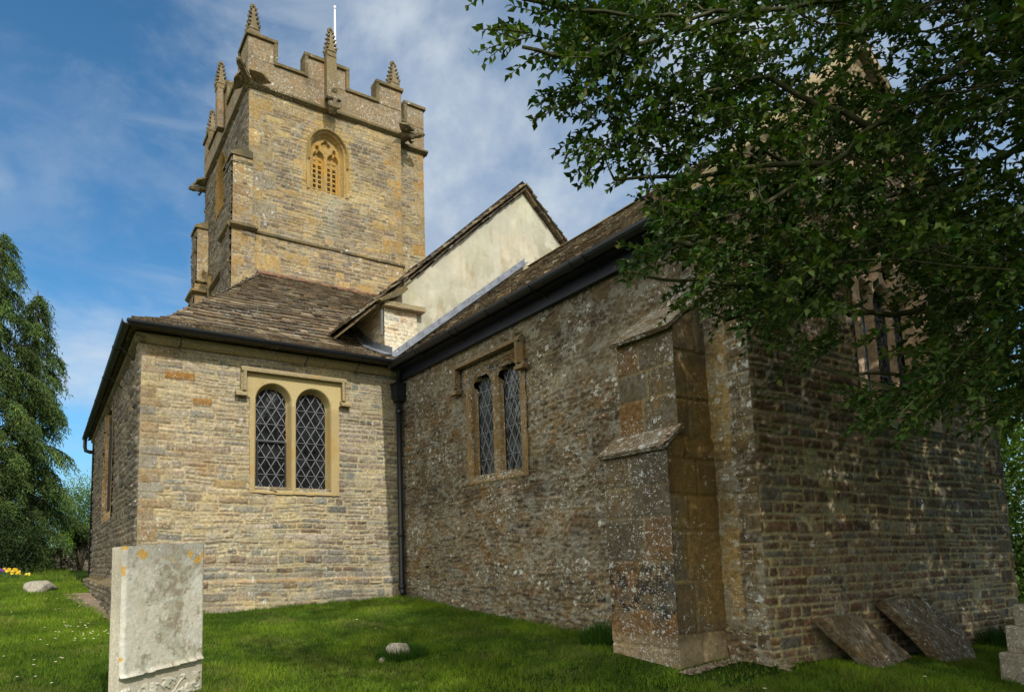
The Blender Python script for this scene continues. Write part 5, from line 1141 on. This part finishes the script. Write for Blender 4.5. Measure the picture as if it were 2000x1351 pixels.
# twigs carrying leaves
def twigs(An, leaves, seed, cen, size=1., tl=.20):
    r = np.random.default_rng(seed); n = len(An); out = unit(An - cen) + r.normal(size=(n, 3)) * .55 + np.array([0, 0, -.12]); out = unit(out)
    t = np.linspace(.08, 1, leaves); ph = r.random((n, 1)) * 6.28 + np.arange(leaves) * 2.4
    ref = unit(np.cross(out, np.tile([0.1, .2, 1.], (n, 1)))); up = np.cross(ref, out); ln = tl * (.6 + .8 * r.random((n, 1)))
    P = An[:, None, :] + out[:, None, :] * (t * ln)[..., None] - np.array([0, 0, 1.]) * ((t ** 2) * ln * .12)[..., None]
    rad = ref[:, None, :] * np.cos(ph)[..., None] + up[:, None, :] * np.sin(ph)[..., None]
    D = unit(rad * .8 + out[:, None, :] * .75 + r.normal(size=P.shape) * .22); Nn = unit(np.array([0, 0, 1.]) + r.normal(size=P.shape) * .5 + rad * .2)
    m = n * leaves; V, F, k = leaf_mesh(P.reshape(-1, 3), D.reshape(-1, 3), Nn.reshape(-1, 3), size * (.026 + .030 * r.random(m)), size * (.021 + .011 * r.random(m)), .22, .2)
    tone = np.repeat(r.random((n, 1)), leaves, 0).reshape(-1); lt = .55 + .9 * r.random(m)
    base = np.array([.030, .068, .012]); yel = np.array([.120, .145, .018]); c = (base * (1 - .35 * tone[:, None]) + yel * (.35 * tone[:, None])) * lt[:, None]
    c[r.random(m) < .03] = (.13, .13, .02); c[r.random(m) < .10] *= np.array([.8, 1.15, 1.4])
    return V, F, np.repeat(c, 5, 0), P, An
def stems(P, An):
    m = MB()
    for i in range(len(An)): m.tube([An[i], P[i, P.shape[1] // 2], P[i, -1]], [.0035, .003, .0015], 3)
    return m
V1_, F1_, c1_, P1_, _ = twigs(A, 17, 3, np.array([6.2, .2, 1.8])); V2_, F2_, c2_, P2_, _ = twigs(B, 16, 4, np.array([7.2, -1, 4.]), 1.65, .42)
mkobj('crown', np.vstack([V1_, V2_]), np.vstack([F1_, F2_ + len(V1_)]), MATS['holly_leaf'], holly, C=np.vstack([c1_, c2_]))
sm_ = stems(P1_, A); build('twigs', sm_, MATS['mossy_bark'], holly)

# ------------------------------------------------------------------ conifers on the left
def conifer(x, y, H, R, label, seed, nb=120, lean=0, group='drooping conifers'):
    r = np.random.default_rng(seed); z0 = gzs(x, y); rt = root('conifer_tree', label, 'tree', (x, y, z0), group)
    b = MB(); b.tube([(x, y, z0 - .1), (x + lean * .3, y, z0 + H * .5), (x + lean, y, z0 + H)], [.22 * H / 9, .13 * H / 9, .02], 9); build('trunk', b, MATS['bark'], rt, smooth=True)
    br = MB(); br.tube([(x, y, z0), (x + lean * .5, y, z0 + H * .5), (x + lean, y, z0 + H)], [.05, .04, .01], 5); PP = []; DD = []; NN = []; LL = []; WW = []; CC = []
    for k in range(nb):
        f = (k + r.random()) / nb; z = z0 + H * (.02 + .97 * f); a = k * 2.39996 + r.normal() * .3
        rad = R * (1 - f) ** .86 * 1.12 * (.36 + .86 * r.random() ** 1.5 + (.25 if r.random() < .12 else 0)) * (1 if f > .14 else .7) + .12; dr = np.array([math.cos(a), math.sin(a), 0])
        p0 = np.array([x + lean * f, y, z]); pts = [p0 + dr * rad * t + np.array([0, 0, rad * (.34 * t - .62 * t * t)]) for t in np.linspace(0, 1, 7)]
        br.tube(pts, list(np.linspace(.012 + .02 * (1 - f), .004, 7)), 4)
        ns = int(12 + 27 * rad)
        tt = r.random(ns) ** .65; side = np.array([-dr[1], dr[0], 0]); tone = .7 + .6 * r.random()
        for t in tt:
            b0 = p0 + dr * rad * t + np.array([0, 0, rad * (.34 * t - .62 * t * t)]) + side * r.normal() * .13 * rad * (1.15 - t) ; sl = .30 + .35 * r.random(); nl = 16
            d0 = unit(dr * .5 + side * r.normal() * .5 + np.array([0, 0, -.35 - .5 * r.random()])); s = np.linspace(0, 1, nl)
            q = b0 + d0 * (s * sl)[:, None] + np.array([0, 0, -1.]) * (s * s * sl * .45)[:, None] + r.normal(size=(nl, 3)) * .03
            dd = unit(d0 * .55 + side * ((np.arange(nl) % 2) * 2 - 1)[:, None] * .75 + np.array([0, 0, -.75]) + r.normal(size=(nl, 3)) * .35)
            PP.append(q); DD.append(dd); NN.append(r.normal(size=(nl, 3))); LL.append(.09 + .10 * r.random(nl)); WW.append(.022 + .022 * r.random(nl))
            c = np.array([.068, .112, .032]) * tone * (.55 + .75 * t) * (.7 + .6 * r.random((nl, 1))); CC.append(c * np.array([1 + .25 * (r.random() - .3), 1, 1]))
    build('limbs', br, MATS['bark'], rt)
    V, F, k = leaf_mesh(np.vstack(PP), np.vstack(DD), np.vstack(NN), np.concatenate(LL), np.concatenate(WW), .1, .3)
    mkobj('crown', V, F, MATS['conifer_leaf'], rt, C=np.repeat(np.vstack(CC), 5, 0)); return rt
conifer(-1.5, 23.5, 11.1, 2.6, 'tallest drooping green conifer at the left edge of the picture', 5, 92)
conifer(-.45, 24.6, 9.7, 1.9, 'shorter conifer spire just right of the tallest one, next to the vestry', 6, 80)
conifer(-7.0, 27, 13, 3.4, 'conifer standing farther left beyond the tallest one', 7, 110)
# bushes and broadleaf trees: leaves on a branching frame
def bush(name, x, y, zc, rad, n, label, cat, col, seed, ls=.07, trunk=False, group=None, yl=.5):
    r = np.random.default_rng(seed); z0 = gzs(x, y); rt = root(name, label, cat, (x, y, z0), group); rad = np.array(rad); c0 = np.array([x, y, z0 + zc])
    nc = 46; cc = c0 + unit(r.normal(size=(nc, 3))) * (r.random((nc, 1)) ** .4) * rad * .85; b = MB()
    for k in range(nc):
        s = np.array([x, y, z0 - .03 * (k % 2)]); md = (s + cc[k]) / 2 + (r.random(3) - .5) * .3 * rad; b.tube([s, md, cc[k]], [.03 if trunk else .015, .015, .005], 5)
    if trunk: b.tube([(x, y, z0 - .1), (x, y, z0 + zc)], [.16, .08], 9)
    build('stems', b, MATS['bark'], rt, smooth=True)
    i = r.integers(nc, size=n); P = cc[i] + r.normal(size=(n, 3)) * rad * .20; P[:, 2] = np.maximum(P[:, 2], z0 + .03); D = unit(P - c0 + r.normal(size=(n, 3)) * .9); N_ = unit(np.array([0, 0, 1.]) + r.normal(size=(n, 3)) * .6)
    V, F, k = leaf_mesh(P, D, N_, ls * (.7 + .7 * r.random(n)), ls * .55 * (.7 + .6 * r.random(n)), .15, .2)
    tone = (.6 + .8 * r.random(nc))[i]; c = np.array(col) * (tone * (.7 + .6 * r.random(n)))[:, None]; c[r.random(n) < .1] *= np.array([1.5, 1.3, 1])
    mkobj('crown', V, F, MATS['bush_leaf'], rt, C=np.repeat(c, 5, 0)); return rt
bush('shrub', -.85, 21.8, .95, (1.15, .9, 1.0), 9000, 'dark green shrub under the conifers beside the garden wall', 'shrub', (.030, .055, .018), 31, .07)
bush('shrub', -2.6, 21.5, .7, (1.0, .8, .8), 6000, 'dark low shrub at the left edge beneath the tall conifer', 'shrub', (.028, .05, .016), 32, .07)
bush('broadleaf_tree', 2.2, 46, 3.0, (3.0, 2, 2.7), 18000, 'bright spring-green tree behind the dry stone wall', 'tree', (.10, .17, .035), 33, .13, True)
bush('hedge_bush', 1.9, 41, 1.0, (3.0, .8, 1.5), 12000, 'yellow-green rounded hedge bush behind the dry stone wall', 'hedge', (.12, .19, .02), 34, .09)
bush('broadleaf_tree', 14.2, 4.9, 1.6, (2.0, 2.4, 2.6), 30000, 'sunlit green bush tree beyond the right corner of the church', 'tree', (.09, .15, .03), 35, .09, True)
bush('broadleaf_tree', 17, 13, 3, (3.5, 3.5, 3.2), 14000, 'large green tree far behind the right corner of the church', 'tree', (.07, .12, .03), 36, .14, True)
bush('broadleaf_tree', -12, 34, 3.4, (4, 4, 3.6), 14000, 'broad green tree far off on the left beyond the conifers', 'tree', (.06, .10, .03), 37, .15, True)
bush('shrub', 8.9, 2.75, .14, (.30, .10, .14), 700, 'small weedy plant growing at the foot of the east wall', 'plant', (.10, .15, .04), 38, .05)
# dry stone wall at the back of the churchyard
wz = -.25
gw = root('dry_stone_wall', 'old dry stone garden wall stretching behind the conifers', 'wall', (.8, 25.6, gzs(.8, 25.6)))
hfield('wall_face', (0, 25.6, 0), (1, 0, 0), (0, -1, 0), -9, 1.9, -.8, .62, .04, lambda U, V: masonry(U, V, DRYW, 77), MATS['rubble_shade'], gw, top=lambda U: .52 + .16 * fbm(U * 1.2, U * 0, 3, 4), stepv=.03)
hfield('wall_face', (0, 25.1, 0), (1, 0, 0), (0, -1, 0), 1.25, 4.5, -.8, 1.2, .04, lambda U, V: masonry(U, V, DRYW, 78), MATS['rubble_shade'], gw, top=lambda U: 1.1 + .16 * fbm(U * 1.6, U * 0, 5, 4), stepv=.03)
b = MB(); b.box(-9, 1.9, 25.65, 26.0, -.8, .42); b.box(1.27, 4.5, 25.15, 25.6, -.8, .98); build('wall_core', b, MATS['paving'], gw)
bush('ivy', 1.25, 25.0, 1.15, (.35, .25, .35), 1500, 'ivy clump hanging over the step in the dry stone wall', 'plant', (.03, .06, .018), 41, .07)

# ------------------------------------------------------------------ flowers
def flowers(name, pts, col, label, s=.05, h=.22):
    m = MB()
    for p in pts:
        hh = h * (.7 + .5 * rnd.random()); m.tube([p, (p[0] + .02, p[1], p[2] + hh)], .004, 4, mi=1); V = [(p[0] + .02, p[1], p[2] + hh)]; tz = rnd.random() * .5
        for k in range(12):
            a = k * math.pi / 6; q = s * (1 if k % 2 else .55); V.append((p[0] + .02 + math.cos(a) * q, p[1] - .3 * s + math.sin(a) * q * .5, p[2] + hh + math.sin(a) * q * .8))
        m.add(V, [(0, 1 + k, 1 + (k + 1) % 12) for k in range(12)], col=col, mi=0)
        for k in range(5): a = rnd.random() * 6; m.tube([p, (p[0] + .07 * math.cos(a), p[1] + .07 * math.sin(a), p[2] + hh * .8)], [.006, .001], 3, mi=1)
    return tag(build(name, m, [MATS['petal'], MATS['stem_green']]), label, None, None, 'stuff')
simple_mat('stem_green', (.05, .12, .02), .7, 0, .2, 20)
def fp(px, py, d): v = at(px, py, d); return (v[0], v[1], gzs(v[0], v[1]))
#F
flowers('daffodils', [fp(2 + 30 * rnd.random() + k * .35, 1130, 16.5 + rnd.random() * 1.2) for k in range(34)], (.75, .50, .02), 'clump of yellow daffodils on the lawn at the left edge', .05)
flowers('pansies', [fp(-6 + 14 * rnd.random(), 1118, 17.8) for k in range(10)], (.16, .05, .32), 'few purple flowers behind the daffodils', .05)
flowers('primroses', [fp(47 + 9 * rnd.random(), 1120, 17.5) for k in range(6)], (.72, .60, .10), 'small yellow flower clump right of the daffodils', .035, .12)
# daisies, too many to count
V = []; F = []; C = []
def daisy(x, y):
    z = gzs(x, y) + .045; k0 = len(V); V.append((x, y, z + .004)); C.append((.8, .6, .1))
    for k in range(8): a = k * math.pi / 4; V.append((x + .013 * math.cos(a), y + .013 * math.sin(a), z)); C.append((.85, .85, .82))
    F.extend([(k0, k0 + 1 + k, k0 + 1 + (k + 1) % 8) for k in range(8)])
for cx_, cy_, sx, sy, k in ((.35, 8.2, .22, .4, 26), (.75, 7.6, .15, .25, 14), (-.6, 9.5, .5, 1.5, 12), (-.2, 6.2, .3, .6, 8), (-.8, 13, .8, 2, 12), (2.5, 6, 1.5, 1, 4), (5, 2.6, .8, .4, 3), (.3, 11, .3, 1, 20)):
    for _ in range(k): daisy(cx_ + rnd.gauss(0, sx), cy_ + rnd.gauss(0, sy))
tag(mkobj('daisies', V, F, MATS['petal'], C=C), 'scattered white daisies in the lawn', None, None, 'stuff')

# ------------------------------------------------------------------ grass
def grass(zones, seed):
    r = np.random.default_rng(seed); Vs = []; Cs = []
    for (x0, x1, y0, y1, n, h, w) in zones:
        x = x0 + (x1 - x0) * r.random(n); y = y0 + (y1 - y0) * r.random(n)
        keep = ~((x > 1.05) & (y > 8.66)) & ~((x > 4.93) & (y > 3.0)) & ~((x > 4.32) & (y > 3.37) & (y < 4.13)) & ~((x > .82) & (y > 8.78)) & ~((x > .5 + (y - 12.9) * -.07) & (x < 1.1) & (y > 8.3) & (y < 12.9))
        keep &= ~((x > 4.22) & (y > 2.9) & (y < 3.34)) | (r.random(n) < .1)
        x, y = x[keep], y[keep]; n = len(x); z = gz(x, y); P = np.stack([x, y, z - .005], 1); a = r.random(n) * 6.283; cl = fbm(x * 1.3, y * 1.3, 7, 4); cf = fbm(x * 7, y * 7, 17, 3)
        hh = h * (.5 + .9 * r.random(n)) * np.clip(1 + 1.8 * cf + 1.0 * cl, .4, 2.4); dx = np.stack([np.cos(a), np.sin(a), 0 * a], 1) * (w * (.6 + .8 * r.random(n)))[:, None] / 2
        ln = np.stack([r.normal(size=n), r.normal(size=n), 0 * a], 1) * (hh * .45)[:, None]; tip = P + ln + np.array([0, 0, 1.]) * hh[:, None]
        Vs.append(np.stack([P - dx, P + dx, tip], 1).reshape(-1, 3)); tn = np.clip(.5 + 1.5 * cl + .5 * cf, 0, 1)[:, None]
        c = (np.array([.066, .135, .014]) * (1 - tn) + np.array([.165, .245, .020]) * tn) * (.6 + .8 * r.random((n, 1))); c[r.random(n) < .05 + .35 * sstep(fbm(x * 2.3, y * 2.3, 27, 3), .02, .22)] = (.19, .18, .06); c[r.random(n) < .5 * sstep(fbm(x * 1.7, y * 1.7, 37, 3), .08, .2)] *= np.array([.7, .8, .9])
        Cs.append(np.repeat(c, 3, 0))
    V = np.vstack(Vs); F = np.arange(len(V)).reshape(-1, 3); return mkobj('grass', V, F, MATS['grass_blade'], C=np.vstack(Cs))
tag(grass([(-1.5, 5.0, 4.0, 8.7, 230000, .036, .0062), (-3.5, 1.1, 8.6, 17, 120000, .05, .011), (4.0, 9.9, 1.2, 3.05, 110000, .036, .006), (-1.5, 5, 2.2, 4.0, 60000, .036, .006), (-6, -1.5, 1.5, 8.7, 90000, .045, .011), (-9, -3.5, 8.7, 17, 40000, .06, .018), (-6, 4, 17, 27, 60000, .09, .02),
           (9.6, 12, 1, 8, 20000, .06, .012), (4.6, 5.0, 4.1, 8.5, 4000, .07, .006), (1.1, 4.9, 8.5, 8.68, 3500, .06, .006), (4.7, 4.95, 4.13, 4.7, 1800, .12, .006)], 9),
    'mown green lawn grass of the churchyard', None, None, 'stuff')
def tuft(x, y, R_, n, h, label, seed, group='long grass tufts in the lawn'):
    r = np.random.default_rng(seed); a = r.random(n) * 6.283; q = R_ * np.sqrt(r.random(n)); X = x + q * np.cos(a); Y = y + q * np.sin(a) * .7; P = np.stack([X, Y, gz(X, Y)], 1)
    out = np.stack([np.cos(a), np.sin(a), 0 * a], 1) * (q / R_ * .6)[:, None] + r.normal(size=(n, 3)) * .3; hh = h * (.4 + .8 * r.random(n)) * (1.15 - .6 * q / R_)
    m = P + np.array([0, 0, .6]) * hh[:, None] + out * (hh * .25)[:, None]; tip = P + np.array([0, 0, .95]) * hh[:, None] + out * (hh * .75)[:, None]; b_ = r.random(n) * 6.28; d = np.stack([np.cos(b_), np.sin(b_), 0 * b_], 1) * .0035
    V = np.stack([P - d, P + d, m + d * .7, m - d * .7, tip], 1).reshape(-1, 3); k = np.arange(n) * 5; F = np.concatenate([np.stack([k, k + 1, k + 2], 1), np.stack([k, k + 2, k + 3], 1), np.stack([k + 3, k + 2, k + 4], 1)])
    c = np.array([.035, .085, .012]) * (.5 + .9 * r.random((n, 1))); return tag(mkobj('grass_tuft', V, F, MATS['grass_blade'], C=np.repeat(c, 5, 0)), label, 'grass tuft', group)
tuft(2.98, 5.30, .26, 1900, .13, 'dark long grass tuft round the lichened stone stump', 3)
tuft(4.62, 4.40, .22, 1400, .20, 'taller grass tuft in the angle between wall and buttress', 4)
tuft(8.6, 2.78, .40, 1200, .20, 'wispy grass tuft at the foot of the shaded east wall', 5)
